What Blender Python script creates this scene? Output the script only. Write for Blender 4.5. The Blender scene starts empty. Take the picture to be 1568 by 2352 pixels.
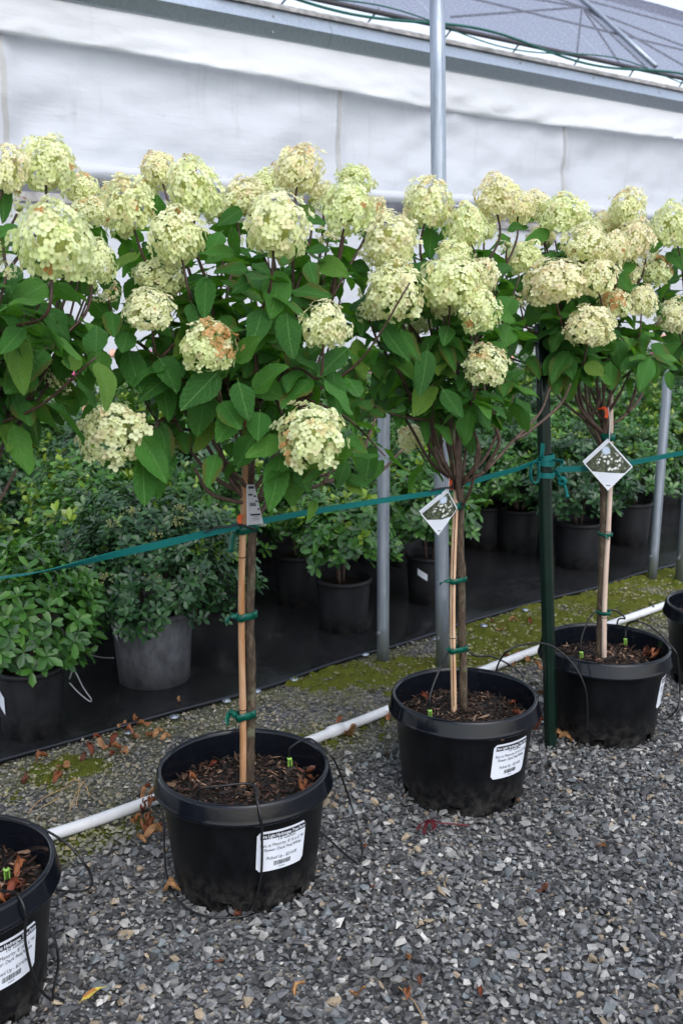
import bpy, bmesh, math, random
import numpy as np
from mathutils import Vector, Matrix, Quaternion, noise

R = random.Random(7)
NR = np.random.default_rng(11)
sc = bpy.context.scene
COL = sc.collection
rad = math.radians

# ------------------------------------------------------------------ camera
CAMH, PITCH = 1.46, rad(12.2)
FPX, CX, CY = 2286.7, 784.0, 1176.0          # measured on a 1568 x 2352 copy of the photograph
cam_d = bpy.data.cameras.new('camera')
cam = bpy.data.objects.new('camera', cam_d)
COL.objects.link(cam)
cam.location = (0, 0, CAMH)
cam.rotation_euler = (math.pi / 2 - PITCH, 0, 0)
cam_d.sensor_fit = 'VERTICAL'
cam_d.sensor_height = 36.0
cam_d.lens = 35.0
cam_d.clip_end = 500
cam_d.dof.use_dof = True
cam_d.dof.focus_distance = 2.42
cam_d.dof.aperture_fstop = 5.8
sc.camera = cam

# ------------------------------------------------------------------ sky, sun, exposure
SUN_EL, SUN_AZ = rad(50), rad(155)            # azimuth clockwise from +Y
wd = bpy.data.worlds.new('World')
sc.world = wd
wd.use_nodes = True
nt = wd.node_tree
nt.nodes.clear()
sky = nt.nodes.new('ShaderNodeTexSky')
sky.sky_type = 'NISHITA'
sky.sun_disc = False
sky.sun_elevation = SUN_EL
sky.sun_rotation = SUN_AZ
sky.air_density = 1.0
sky.dust_density = 1.6
sky.ozone_density = 1.0
hsv = nt.nodes.new('ShaderNodeHueSaturation')
hsv.inputs['Saturation'].default_value = 0.5
bg = nt.nodes.new('ShaderNodeBackground')
bg.inputs['Strength'].default_value = 0.15
wo = nt.nodes.new('ShaderNodeOutputWorld')
nt.links.new(sky.outputs[0], hsv.inputs['Color'])
nt.links.new(hsv.outputs[0], bg.inputs[0])
nt.links.new(bg.outputs[0], wo.inputs[0])
sun_d = bpy.data.lights.new('sun', 'SUN')
sun_d.energy = 0.6
sun_d.angle = rad(60)
sun_d.color = (0.95, 0.97, 1.0)
sun = bpy.data.objects.new('sun', sun_d)
COL.objects.link(sun)
sdir = Vector((math.sin(SUN_AZ) * math.cos(SUN_EL), math.cos(SUN_AZ) * math.cos(SUN_EL), math.sin(SUN_EL)))
sun.rotation_euler = (-sdir).to_track_quat('-Z', 'Y').to_euler()
sc.view_settings.view_transform = 'Standard'
sc.view_settings.look = 'None'
sc.view_settings.gamma = 1.0
sc.view_settings.exposure = 0.98
sc.render.engine = 'CYCLES'
sc.cycles.use_denoising = True
sc.cycles.max_bounces = 7
sc.cycles.transparent_max_bounces = 10
sc.cycles.caustics_reflective = False
sc.cycles.caustics_refractive = False

# ------------------------------------------------------------------ geometry helpers
SP, CP = math.sin(PITCH), math.cos(PITCH)
def ray(x, y):
    a, b = (x - CX) / FPX, (y - CY) / FPX
    return Vector((a, CP - b * SP, -(SP + b * CP)))
def at(x, y, Y):
    """point seen at measured pixel (x, y), Y metres in front of the camera's foot"""
    d = ray(x, y)
    return Vector((0, 0, CAMH)) + d * (Y / d.y)
def gnd(x, y, z=0.0):
    d = ray(x, y)
    return Vector((0, 0, CAMH)) + d * ((z - CAMH) / d.z)
def pxm(x, y, Y):
    """metres per measured pixel there"""
    return Y / ray(x, y).y / FPX
U = Vector((0.797, 0.603, 0)).normalized()     # along the rows and the greenhouse
N = Vector((-U.y, U.x, 0))                     # away from the camera
def un(u, n, z=0.0):
    return U * u + N * n + Vector((0, 0, z))

def mesh(name, verts, faces, mats=(), smooth=False, midx=None, uv=None, col=None):
    me = bpy.data.meshes.new(name)
    me.from_pydata([tuple(v) for v in verts], [], faces)
    for m in (mats if isinstance(mats, (list, tuple)) else [mats]):
        me.materials.append(m)
    if midx is not None:
        me.polygons.foreach_set('material_index', midx)
    if smooth:
        me.polygons.foreach_set('use_smooth', [True] * len(me.polygons))
    if uv is not None:
        l = me.uv_layers.new(name='UVMap')
        vi = np.zeros(len(me.loops), dtype=np.int32)
        me.loops.foreach_get('vertex_index', vi)
        l.data.foreach_set('uv', np.asarray(uv, dtype=np.float32)[vi].ravel())
    if col is not None:
        a = me.color_attributes.new('col', 'FLOAT_COLOR', 'POINT')
        c = np.ones((len(verts), 4), dtype=np.float32)
        c[:, :3] = np.asarray(col, dtype=np.float32)
        a.data.foreach_set('color', c.ravel())
    me.update()
    return me

def link(name, me, parent=None, mat=None):
    o = bpy.data.objects.new(name, me)
    COL.objects.link(o)
    if parent is not None:
        o.parent = parent
    if mat is not None:
        o.matrix_basis = mat
    return o
def tag(o, label, cat=None, group=None, kind=None):
    o['label'] = label
    if cat: o['category'] = cat
    if group: o['group'] = group
    if kind: o['kind'] = kind
    return o
def empty(name, loc, label, cat, group=None):
    o = bpy.data.objects.new(name, None)
    o.empty_display_size = 0.05
    COL.objects.link(o)
    o.location = loc
    tag(o, label, cat, group)
    return o
def part(name, vf, m, root, smooth=False, **k):
    """part whose vertices are given in world space, under a root Empty or mesh"""
    v, f = vf
    off = root_loc(root)
    return link(name, mesh(name, [Vector(p) - off for p in v], f, m, smooth, **k), root)
def root_loc(o):
    l = Vector((0, 0, 0))
    while o is not None:
        l += o.location
        o = o.parent
    return l
def thing(name, vf, m, label, cat, group=None, smooth=False, kind=None, origin=None, **k):
    v, f = vf
    if origin is None:
        vs = [Vector(p) for p in v]
        origin = Vector((sum(p.x for p in vs) / len(vs), sum(p.y for p in vs) / len(vs), min(p.z for p in vs)))
    o = link(name, mesh(name, [Vector(p) - origin for p in v], f, m, smooth, **k))
    o.location = origin
    tag(o, label, cat, group, kind)
    return o

def catmull(pts, n=6):
    pts = [Vector(p) for p in pts]
    if len(pts) < 3:
        return [pts[0].lerp(pts[-1], i / n) for i in range(n + 1)]
    out = []
    P = [2 * pts[0] - pts[1]] + pts + [2 * pts[-1] - pts[-2]]
    for i in range(1, len(P) - 2):
        p0, p1, p2, p3 = P[i - 1:i + 3]
        for k in range(n):
            t = k / n
            out.append(0.5 * ((2 * p1) + (p2 - p0) * t + (2 * p0 - 5 * p1 + 4 * p2 - p3) * t * t + (3 * p1 - p0 - 3 * p2 + p3) * t ** 3))
    out.append(pts[-1])
    return out
def frames(pts):
    T = []
    for i in range(len(pts)):
        a, b = pts[max(i - 1, 0)], pts[min(i + 1, len(pts) - 1)]
        d = b - a
        T.append(d.normalized() if d.length > 1e-9 else Vector((0, 0, 1)))
    ref = Vector((0, 0, 1)) if abs(T[0].z) < 0.9 else Vector((1, 0, 0))
    n = (ref - T[0] * ref.dot(T[0])).normalized()
    F = []
    for t in T:
        n = (n - t * n.dot(t))
        n = n.normalized() if n.length > 1e-6 else t.orthogonal().normalized()
        F.append((t, n, t.cross(n)))
    return F
def tube(pts, r, seg=8, cap=True):
    pts = [Vector(p) for p in pts]
    rr = r if isinstance(r, (list, tuple)) else [r] * len(pts)
    v, f = [], []
    for p, (t, n, b), q in zip(pts, frames(pts), rr):
        for k in range(seg):
            a = 2 * math.pi * k / seg
            v.append(p + (n * math.cos(a) + b * math.sin(a)) * q)
    for i in range(len(pts) - 1):
        for k in range(seg):
            k2 = (k + 1) % seg
            f.append((i * seg + k, i * seg + k2, (i + 1) * seg + k2, (i + 1) * seg + k))
    if cap:
        f.append(tuple(range(seg - 1, -1, -1)))
        f.append(tuple((len(pts) - 1) * seg + k for k in range(seg)))
    return v, f
def ribbon(pts, wdirs, width, thick):
    """flat strap: wdirs = the width direction at each point (or one)"""
    pts = [Vector(p) for p in pts]
    if isinstance(wdirs, Vector): wdirs = [wdirs] * len(pts)
    v, f = [], []
    for i, (p, w) in enumerate(zip(pts, wdirs)):
        t = (pts[min(i + 1, len(pts) - 1)] - pts[max(i - 1, 0)]).normalized()
        w = (w - t * w.dot(t)).normalized()
        m = t.cross(w)
        for a, b in ((-1, -1), (1, -1), (1, 1), (-1, 1)):
            v.append(p + w * (a * width / 2) + m * (b * thick / 2))
    for i in range(len(pts) - 1):
        for k in range(4):
            k2 = (k + 1) % 4
            f.append((i * 4 + k, i * 4 + k2, i * 4 + 4 + k2, i * 4 + 4 + k))
    e = (len(pts) - 1) * 4
    f += [(3, 2, 1, 0), (e, e + 1, e + 2, e + 3)]
    return v, f
def lathe(prof, seg=48, skip=None, close=False):
    v, f = [], []
    for r, z in prof:
        for k in range(seg):
            a = 2 * math.pi * k / seg
            v.append(Vector((r * math.cos(a), r * math.sin(a), z)))
    m = len(prof)
    for i in range(m if close else m - 1):
        j = (i + 1) % m
        for k in range(seg):
            if skip and skip(i, k): continue
            k2 = (k + 1) % seg
            f.append((i * seg + k, i * seg + k2, j * seg + k2, j * seg + k))
    return v, f
def shift(vf, p):
    p = Vector(p)
    return [Vector(q) + p for q in vf[0]], vf[1]
def join(*vfs):
    v, f = [], []
    for a, b in vfs:
        o = len(v)
        v += list(a)
        f += [tuple(i + o for i in q) for q in b]
    return v, f
def box(c, ax, ay, az):
    c = Vector(c)
    v = [c + ax * sx + ay * sy + az * sz for sz in (-1, 1) for sy in (-1, 1) for sx in (-1, 1)]
    return v, [(0, 2, 3, 1), (4, 5, 7, 6), (0, 1, 5, 4), (2, 6, 7, 3), (0, 4, 6, 2), (1, 3, 7, 5)]
def fbm(x, y, z=0.0, o=4):
    return noise.fractal(Vector((x, y, z)), 1.0, 2.0, o)

# ------------------------------------------------------------------ material helpers
class NT:
    def __init__(s, name):
        s.m = bpy.data.materials.new(name)
        s.m.use_nodes = True
        s.t = s.m.node_tree
        s.b = s.t.nodes['Principled BSDF']
        s.out = s.t.nodes['Material Output']
    def n(s, typ, **k):
        q = s.t.nodes.new('ShaderNode' + typ)
        for a, b in k.items():
            if a.startswith('i_'):
                key = a[2:]
                q.inputs[int(key) if key.isdigit() else key.replace('_', ' ')].default_value = b
            else:
                setattr(q, a, b)
        return q
    def l(s, a, b):
        s.t.links.new(a, b)
    def noise(s, scale, detail=4, rough=0.55, vec=None, dist=0.0):
        q = s.n('TexNoise', i_Scale=scale, i_Detail=detail, i_Roughness=rough, i_Distortion=dist)
        if vec is not None: s.l(vec, q.inputs['Vector'])
        return q.outputs['Fac']
    def coord(s, kind='Object', scale=None):
        c = s.n('TexCoord').outputs[kind]
        if scale is None: return c
        mp = s.n('Mapping'); mp.inputs['Scale'].default_value = scale
        s.l(c, mp.inputs[0])
        return mp.outputs[0]
    def ramp(s, fac, stops):
        q = s.n('ValToRGB')
        e = q.color_ramp.elements
        while len(e) < len(stops): e.new(0.5)
        for k, (p, c) in zip(e, stops):
            k.position = p
            k.color = (*c, 1) if len(c) == 3 else c
        s.l(fac, q.inputs[0])
        return q.outputs[0]
    def mix(s, fac, a, b, blend='MIX'):
        q = s.n('Mix', data_type='RGBA', blend_type=blend)
        for v, i in ((fac, 0), (a, 6), (b, 7)):
            if isinstance(v, (int, float)): q.inputs[i].default_value = v
            elif isinstance(v, tuple): q.inputs[i].default_value = (*v, 1)
            else: s.l(v, q.inputs[i])
        return q.outputs[2]
    def math(s, op, a, b=0.0, c=0.0):
        q = s.n('Math', operation=op)
        for i, v in enumerate((a, b, c)):
            if isinstance(v, (int, float)): q.inputs[i].default_value = v
            else: s.l(v, q.inputs[i])
        return q.outputs[0]
    def bump(s, h, strength=0.3, dist=0.002):
        q = s.n('Bump', i_Strength=strength, i_Distance=dist)
        s.l(h, q.inputs['Height'])
        s.l(q.outputs[0], s.b.inputs['Normal'])
        return q.outputs[0]
    def color(s, c):
        if isinstance(c, tuple): s.b.inputs['Base Color'].default_value = (*c, 1)
        else: s.l(c, s.b.inputs['Base Color'])
    def set(s, **k):
        for a, v in k.items():
            key = a.replace('_', ' ')
            if isinstance(v, (int, float, tuple)): s.b.inputs[key].default_value = v
            else: s.l(v, s.b.inputs[key])
        return s
    def translucent(s, col, fac, normal=None):
        t = s.n('BsdfTranslucent')
        if isinstance(col, tuple): t.inputs[0].default_value = (*col, 1)
        else: s.l(col, t.inputs[0])
        if normal is not None: s.l(normal, t.inputs['Normal'])
        m = s.n('MixShader')
        m.inputs[0].default_value = fac
        s.l(s.b.outputs[0], m.inputs[1]); s.l(t.outputs[0], m.inputs[2])
        s.l(m.outputs[0], s.out.inputs[0])

def simple(name, c, rough=0.5, metal=0.0, var=0.15, scale=30, bump=0.0, spec=0.5):
    t = NT(name)
    f = t.noise(scale, 5, 0.6, t.coord())
    lo = tuple(x * (1 - var) for x in c); hi = tuple(min(1, x * (1 + var)) for x in c)
    t.color(t.ramp(f, [(0.3, lo), (0.7, hi)]))
    t.set(Roughness=rough, Metallic=metal, Specular_IOR_Level=spec)
    if bump: t.bump(f, bump, 0.002)
    return t.m

def attr_mat(name, rough, var=0.2, scale=200, bump=0.0, spec=0.4):
    t = NT(name)
    a = t.n('Attribute', attribute_name='col')
    f = t.noise(scale, 5, 0.6, t.coord())
    k = t.ramp(f, [(0.25, (1 - var,) * 3), (0.75, (1 + var,) * 3)])
    t.color(t.mix(1.0, a.outputs[0], k, 'MULTIPLY'))
    t.set(Roughness=rough, Specular_IOR_Level=spec)
    if bump: t.bump(f, bump, 0.001)
    return t.m

# --- leaf of the hydrangea
def leaf_material():
    t = NT('hydrangea_leaf')
    uv = t.n('UVMap', uv_map='UVMap').outputs[0]
    sx = t.n('SeparateXYZ'); t.l(uv, sx.inputs[0])
    ax = t.math('ABSOLUTE', t.math('SUBTRACT', sx.outputs[0], 0.5))
    rib = t.math('LESS_THAN', ax, 0.017)
    lat = t.math('SINE', t.math('MULTIPLY', t.math('SUBTRACT', sx.outputs[1], t.math('MULTIPLY', t.math('POWER', ax, 1.25), 0.95)), 38.0))
    latl = t.math('GREATER_THAN', lat, 0.93)
    oi = t.n('ObjectInfo').outputs['Random']
    base = t.ramp(oi, [(0.0, (0.019, 0.098, 0.014)), (0.35, (0.036, 0.160, 0.020)), (0.7, (0.060, 0.225, 0.028)), (0.9, (0.105, 0.285, 0.036)), (1.0, (0.20, 0.28, 0.03))])
    nz = t.noise(9, 4, 0.6, t.coord())
    base = t.mix(t.math('MULTIPLY', nz, 0.42), base, (0.018, 0.066, 0.015))
    base = t.mix(t.math('MULTIPLY', latl, 0.42), base, (0.085, 0.22, 0.055))
    base = t.mix(t.math('MULTIPLY', rib, 0.7), base, (0.15, 0.29, 0.085))
    # yellowing or browned tips and margins on some leaves
    edge_ = t.math('ADD', t.math('MULTIPLY', ax, 1.3), t.math('MULTIPLY', sx.outputs[1], 0.5))
    tipm = t.math('MULTIPLY', t.ramp(t.math('ADD', edge_, t.math('MULTIPLY', t.noise(13, 4, 0.7, t.coord()), 0.7)), [(0.94, (0, 0, 0)), (1.12, (1, 1, 1))]), t.ramp(oi, [(0.45, (0, 0, 0)), (0.5, (0.8, 0.8, 0.8)), (0.62, (0.8, 0.8, 0.8)), (0.67, (0, 0, 0))]))
    base = t.mix(tipm, base, (0.13, 0.085, 0.02))
    mott = t.noise(34, 5, 0.7, t.coord())
    base = t.mix(t.ramp(mott, [(0.45, (0, 0, 0)), (0.7, (0.5, 0.5, 0.5))]), base, (0.07, 0.19, 0.035))
    spot = t.noise(21, 3, 0.6, t.coord())
    base = t.mix(t.ramp(spot, [(0.72, (0, 0, 0)), (0.78, (1, 1, 1))]), base, (0.07, 0.028, 0.018))
    t.color(base)
    h = t.math('ADD', t.math('MULTIPLY', t.math('POWER', t.math('ABSOLUTE', lat), 0.6), -0.30), t.math('MULTIPLY', t.noise(60, 5, 0.65, t.coord()), 1.5))
    nn = t.bump(h, 0.6, 0.005)
    wet = t.ramp(t.noise(26, 4, 0.6, t.coord()), [(0.42, (0.55,) * 3), (0.62, (0.16,) * 3)])
    t.set(Roughness=wet, Specular_IOR_Level=0.36)
    t.translucent((0.16, 0.44, 0.025), 0.30, nn)
    return t.m
def petal_material():
    t = NT('hydrangea_petal')
    a = t.n('Attribute', attribute_name='col')
    oi = t.n('ObjectInfo').outputs['Random']
    tint = t.ramp(oi, [(0.0, (0.94, 1.0, 0.84)), (0.5, (1.0, 1.0, 0.94)), (1.0, (1.0, 0.96, 0.90))])
    c = t.mix(1.0, a.outputs[0], tint, 'MULTIPLY')
    sp = t.noise(60, 3, 0.6, t.coord())
    c = t.mix(t.ramp(sp, [(0.70, (0, 0, 0)), (0.82, (0.4, 0.4, 0.4))]), c, (0.62, 0.42, 0.22))
    t.color(c)
    t.set(Roughness=0.55, Specular_IOR_Level=0.25)
    t.bump(t.noise(25, 3, 0.6, t.coord()), 0.10, 0.02)
    t.translucent(c, 0.45)
    return t.m
def shrub_leaf_material():
    t = NT('shrub_leaf')
    a = t.n('Attribute', attribute_name='col')
    t.color(a.outputs[0])
    t.set(Roughness=0.28, Specular_IOR_Level=0.5)
    t.translucent(t.mix(1.0, a.outputs[0], (2.2, 2.2, 0.8), 'MULTIPLY'), 0.15)
    return t.m

M = {}
M['leaf'] = leaf_material()
M['petal'] = petal_material()
M['shrub'] = shrub_leaf_material()
M['core'] = simple('flower_head_core', (0.42, 0.44, 0.15), 0.8, var=0.4)
M['twig'] = simple('red_brown_twig', (0.055, 0.026, 0.017), 0.5, var=0.45, scale=80, bump=0.4)
M['limb'] = simple('brown_limb', (0.085, 0.052, 0.036), 0.65, var=0.5, scale=70, bump=0.6)
def bark():
    t = NT('trunk_bark')
    v = t.coord('Object', (1, 1, 0.35))
    f = t.noise(95, 6, 0.7, v)
    g = t.noise(22, 4, 0.6, t.coord())
    c = t.ramp(f, [(0.25, (0.02, 0.014, 0.010)), (0.5, (0.062, 0.043, 0.028)), (0.78, (0.20, 0.15, 0.10))])
    c = t.mix(t.ramp(g, [(0.55, (0, 0, 0)), (0.75, (0.7, 0.7, 0.7))]), c, (0.17, 0.19, 0.12))
    t.color(c); t.set(Roughness=0.75, Specular_IOR_Level=0.3); t.bump(f, 0.9, 0.004)
    return t.m
M['bark'] = bark()
def bamboo(name, c1, c2, split=False):
    t = NT(name)
    f = t.noise(14, 5, 0.6, t.coord('Object', (3, 3, 0.6)))
    g = t.noise(120, 4, 0.6, t.coord('Object', (1, 1, 0.1)))
    c = t.ramp(f, [(0.35, c1), (0.65, c2)])
    c = t.mix(t.ramp(g, [(0.62, (0, 0, 0)), (0.75, (0.5, 0.5, 0.5))]), c, tuple(0.35 * x for x in c1))
    t.color(c); t.set(Roughness=0.42, Specular_IOR_Level=0.4); t.bump(g, 0.25, 0.001)
    return t.m
M['bamboo1'] = bamboo('orange_bamboo', (0.33, 0.15, 0.05), (0.50, 0.31, 0.19))
M['bamboo2'] = bamboo('tan_bamboo', (0.52, 0.30, 0.16), (0.68, 0.48, 0.33))
M['bamboo3'] = bamboo('grey_bamboo', (0.55, 0.40, 0.32), (0.66, 0.52, 0.42))
M['dark'] = simple('dark_slit', (0.02, 0.014, 0.01), 0.8)
def pot_plastic(name, c, rough, spec=0.5, streak=0.5):
    t = NT(name)
    f = t.noise(18, 6, 0.7, t.coord('Object', (1, 1, 0.5)))
    g = t.noise(230, 2, 0.5, t.coord())
    k = t.ramp(f, [(0.35, c), (0.8, tuple(min(1, x * (1 + 2 * streak) + 0.006 * streak) for x in c))])
    k = t.mix(t.ramp(g, [(0.74, (0, 0, 0)), (0.80, (0.35, 0.35, 0.35))]), k, (0.12, 0.11, 0.10))
    # splashed dust towards the foot of the pot
    sz = t.n('SeparateXYZ'); t.l(t.coord(), sz.inputs[0])
    low = t.math('MULTIPLY', t.ramp(sz.outputs[2], [(0.0, (1, 1, 1)), (0.12, (0, 0, 0))]), t.ramp(t.noise(34, 5, 0.7, t.coord()), [(0.42, (0, 0, 0)), (0.66, (0.6, 0.6, 0.6))]))
    k = t.mix(low, k, (0.085, 0.08, 0.07))
    scuff = t.noise(9, 5, 0.75, t.coord('Object', (4.0, 4.0, 0.5)))
    k = t.mix(t.ramp(scuff, [(0.64, (0, 0, 0)), (0.80, (0.22, 0.22, 0.22))]), k, (0.05, 0.048, 0.046))
    t.color(k)
    t.set(Roughness=t.ramp(f, [(0.3, (rough * 0.8,) * 3), (0.7, (min(1, rough * 1.25),) * 3)]), Specular_IOR_Level=spec)
    t.bump(t.noise(45, 4, 0.6, t.coord()), 0.08, 0.002)
    return t.m
M['pot'] = pot_plastic('black_pot_plastic', (0.0035, 0.0037, 0.0045), 0.36, 0.18)
M['rim'] = pot_plastic('wet_black_rim', (0.004, 0.005, 0.008), 0.12, 0.32, 0.3)
M['potgrey'] = pot_plastic('weathered_grey_pot', (0.055, 0.056, 0.062), 0.6, 0.3, 1.2)
M['potdark'] = pot_plastic('dull_black_pot', (0.010, 0.010, 0.012), 0.5, 0.35)
def soil():
    t = NT('potting_soil')
    f = t.noise(120, 6, 0.75, t.coord())
    t.color(t.ramp(f, [(0.3, (0.006, 0.004, 0.003)), (0.6, (0.025, 0.014, 0.009)), (0.8, (0.08, 0.045, 0.028))]))
    t.set(Roughness=0.85, Specular_IOR_Level=0.3); t.bump(f, 1.0, 0.01)
    return t.m
M['soil'] = soil()
M['chip'] = attr_mat('bark_chip', 0.7, 0.3, 150, 0.3)
M['stone'] = attr_mat('crushed_stone', 0.62, 0.28, 140, 0.5)
M['deadleaf'] = attr_mat('dead_leaf', 0.6, 0.35, 60, 0.4)
M['pvc'] = simple('white_pvc', (0.72, 0.73, 0.75), 0.30, var=0.16, scale=7)
def galv(name, lo=(0.30, 0.34, 0.40), hi=(0.48, 0.53, 0.60)):
    t = NT(name)
    f = t.noise(14, 5, 0.6, t.coord('Object', (4, 4, 0.3)))
    kc_ = t.ramp(f, [(0.3, lo), (0.7, hi)])
    kc_ = t.mix(t.ramp(t.noise(11, 6, 0.75, t.coord('Object', (1.5, 1.5, 0.5))), [(0.60, (0, 0, 0)), (0.76, (0.6, 0.6, 0.6))]), kc_, (0.20, 0.19, 0.18))
    t.color(kc_)
    t.set(Metallic=0.75, Roughness=t.ramp(t.noise(60, 4, 0.6, t.coord()), [(0.3, (0.34,) * 3), (0.7, (0.52,) * 3)]))
    return t.m
M['galv'] = galv('galvanised_steel')
M['gutter'] = galv('gutter_steel', (0.40, 0.46, 0.54), (0.52, 0.58, 0.66))
M['greenpost'] = simple('dark_green_enamel', (0.003, 0.014, 0.009), 0.25, var=0.2, scale=20)
def webbing():
    t = NT('teal_webbing')
    w = t.n('TexWave', wave_type='BANDS', bands_direction='DIAGONAL', i_Scale=260.0, i_Distortion=0.5)
    t.l(t.coord(), w.inputs['Vector'])
    t.color(t.ramp(w.outputs['Fac'], [(0.0, (0.0, 0.10, 0.095)), (1.0, (0.006, 0.19, 0.175))]))
    t.set(Roughness=0.6, Specular_IOR_Level=0.3); t.bump(w.outputs['Fac'], 0.5, 0.001)
    return t.m
M['web'] = webbing()
def tie():
    t = NT('green_tie_tape')
    f = t.noise(40, 3, 0.5, t.coord())
    t.color(t.ramp(f, [(0.3, (0.0, 0.07, 0.048)), (0.7, (0.005, 0.15, 0.10))]))
    t.set(Roughness=0.3); t.translucent((0.02, 0.36, 0.26), 0.3)
    return t.m
M['tie'] = tie()
M['tube'] = simple('black_drip_tube', (0.008, 0.008, 0.009), 0.4, var=0.3)
M['emitter'] = simple('lime_emitter', (0.30, 0.55, 0.10), 0.4, var=0.1)
M['paper'] = simple('label_paper', (0.74, 0.77, 0.84), 0.4, var=0.03, scale=25)
M['ink'] = simple('black_ink', (0.012, 0.012, 0.016), 0.5, var=0.05)
M['orange'] = simple('orange_tape', (0.75, 0.09, 0.015), 0.4, var=0.1)
M['wire'] = simple('grey_wire', (0.30, 0.30, 0.32), 0.35, metal=0.6, var=0.1)
M['blackwire'] = simple('black_wire', (0.01, 0.01, 0.012), 0.35, var=0.1)
M['bud'] = simple('pale_buds', (0.20, 0.22, 0.08), 0.7, var=0.3)

# ------------------------------------------------------------------ ground
POTS = [(Vector((-0.815, 1.86, 0)), 0), (Vector((-0.246, 2.318, 0)), 1), (Vector((0.365, 2.779, 0)), 2),
        (Vector((0.897, 3.218, 0)), 3), (Vector((1.468, 3.66, 0)), 4)]
def ground_material():
    t = NT('gravel_ground')
    v = t.coord()
    vo = t.n('TexVoronoi', feature='F1', i_Scale=75.0, i_Randomness=1.0)
    t.l(v, vo.inputs['Vector'])
    hs = t.n('SeparateColor'); t.l(vo.outputs['Color'], hs.inputs[0])
    c = t.ramp(hs.outputs[0], [(0.0, (0.035, 0.037, 0.04)), (0.45, (0.09, 0.092, 0.10)), (0.8, (0.20, 0.20, 0.20)), (1.0, (0.38, 0.34, 0.28))])
    big = t.noise(0.9, 5, 0.65, v)
    # moss grows along the strip beside the black fabric
    mp = t.n('VectorMath', operation='DOT_PRODUCT'); t.l(v, mp.inputs[0]); mp.inputs[1].default_value = tuple(N)
    strip = t.ramp(t.math('MULTIPLY', mp.outputs['Value'], 0.2), [(0.44, (0, 0, 0)), (0.53, (1, 1, 1)), (0.64, (1, 1, 1)), (0.70, (0, 0, 0))])
    ms = t.math('MULTIPLY', t.ramp(t.noise(3.5, 6, 0.7, v), [(0.42, (0, 0, 0)), (0.6, (1, 1, 1))]), strip)
    c = t.mix(t.math('MULTIPLY', ms, 0.75), c, (0.16, 0.17, 0.03))
    c = t.mix(t.math('MULTIPLY', big, 0.5), c, (0.05, 0.047, 0.042))
    t.color(c)
    t.set(Roughness=0.8)
    t.bump(vo.outputs['Distance'], -0.9 if False else 0.9, 0.01)
    return t.m
M['ground'] = ground_material()
gs = 45.0
o = link('ground', mesh('ground', [(-gs, -gs, 0), (gs, -gs, 0), (gs, gs, 0), (-gs, gs, 0)], [(0, 1, 2, 3)], M['ground']))
tag(o, 'grey gravel yard under the potted trees', kind='structure')

def n_of(p): return p.dot(N)
def u_of(p): return p.dot(U)
def cloth_edge(u):
    return 2.985 + 0.042 * (u - 1.0) + 0.018 * math.sin(u * 2.3 + 0.5) + 0.008 * math.sin(u * 6.1)

# stones: one mass of crushed gravel
def stone_shapes(k):
    out = []
    for i in range(k):
        bm = bmesh.new()
        for j in range(8 if i % 2 else 11):
            d = Vector((R.gauss(0, 1), R.gauss(0, 1), R.gauss(0, 1))).normalized() * R.uniform(0.75, 1.1)
            d.x *= R.uniform(0.95, 1.25); d.z *= 0.62
            bm.verts.new(d)
        r = bmesh.ops.convex_hull(bm, input=bm.verts)
        bmesh.ops.delete(bm, geom=[g for g in r['geom_interior'] if isinstance(g, bmesh.types.BMVert)], context='VERTS')
        bmesh.ops.triangulate(bm, faces=bm.faces)
        bm.verts.ensure_lookup_table()
        vs = np.array([v.co[:] for v in bm.verts], dtype=np.float32)
        fs = np.array([[v.index for v in f.verts] for f in bm.faces], dtype=np.int32)
        bm.verts.index_update()
        fs = np.array([[v.index for v in f.verts] for f in bm.faces], dtype=np.int32)
        bm.free()
        out.append((vs, fs))
    return out
def build_mass(name, shapes, pos, rot, scl, cols, mat, flat=True):
    """one mesh from many small pieces: pos (n,3), rot (n,3,3), scl (n,3), cols (n,3)"""
    n = len(pos)
    which = NR.integers(0, len(shapes), n)
    V, F, C = [], [], []
    base = 0
    for k, (vs, fs) in enumerate(shapes):
        idx = np.nonzero(which == k)[0]
        if len(idx) == 0: continue
        p = vs[None, :, :] * scl[idx][:, None, :]
        p = np.einsum('nij,nvj->nvi', rot[idx], p) + pos[idx][:, None, :]
        V.append(p.reshape(-1, 3))
        off = base + np.arange(len(idx))[:, None, None] * len(vs)
        F.append((fs[None] + off).reshape(-1, fs.shape[1]))
        C.append(np.repeat(cols[idx], len(vs), axis=0))
        base += len(idx) * len(vs)
    V = np.concatenate(V).astype(np.float32); F = np.concatenate(F).astype(np.int32); C = np.concatenate(C).astype(np.float32)
    me = bpy.data.meshes.new(name)
    me.vertices.add(len(V)); me.vertices.foreach_set('co', V.ravel())
    k = F.shape[1]
    me.loops.add(F.size); me.loops.foreach_set('vertex_index', F.ravel())
    me.polygons.add(len(F)); me.polygons.foreach_set('loop_start', np.arange(0, F.size, k, dtype=np.int32))
    me.polygons.foreach_set('loop_total', np.full(len(F), k, dtype=np.int32))
    a = me.color_attributes.new('col', 'FLOAT_COLOR', 'POINT')
    cc = np.ones((len(V), 4), dtype=np.float32); cc[:, :3] = C
    a.data.foreach_set('color', cc.ravel())
    me.materials.append(mat)
    me.update(calc_edges=True)
    if flat: me.shade_flat()
    return me
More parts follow.
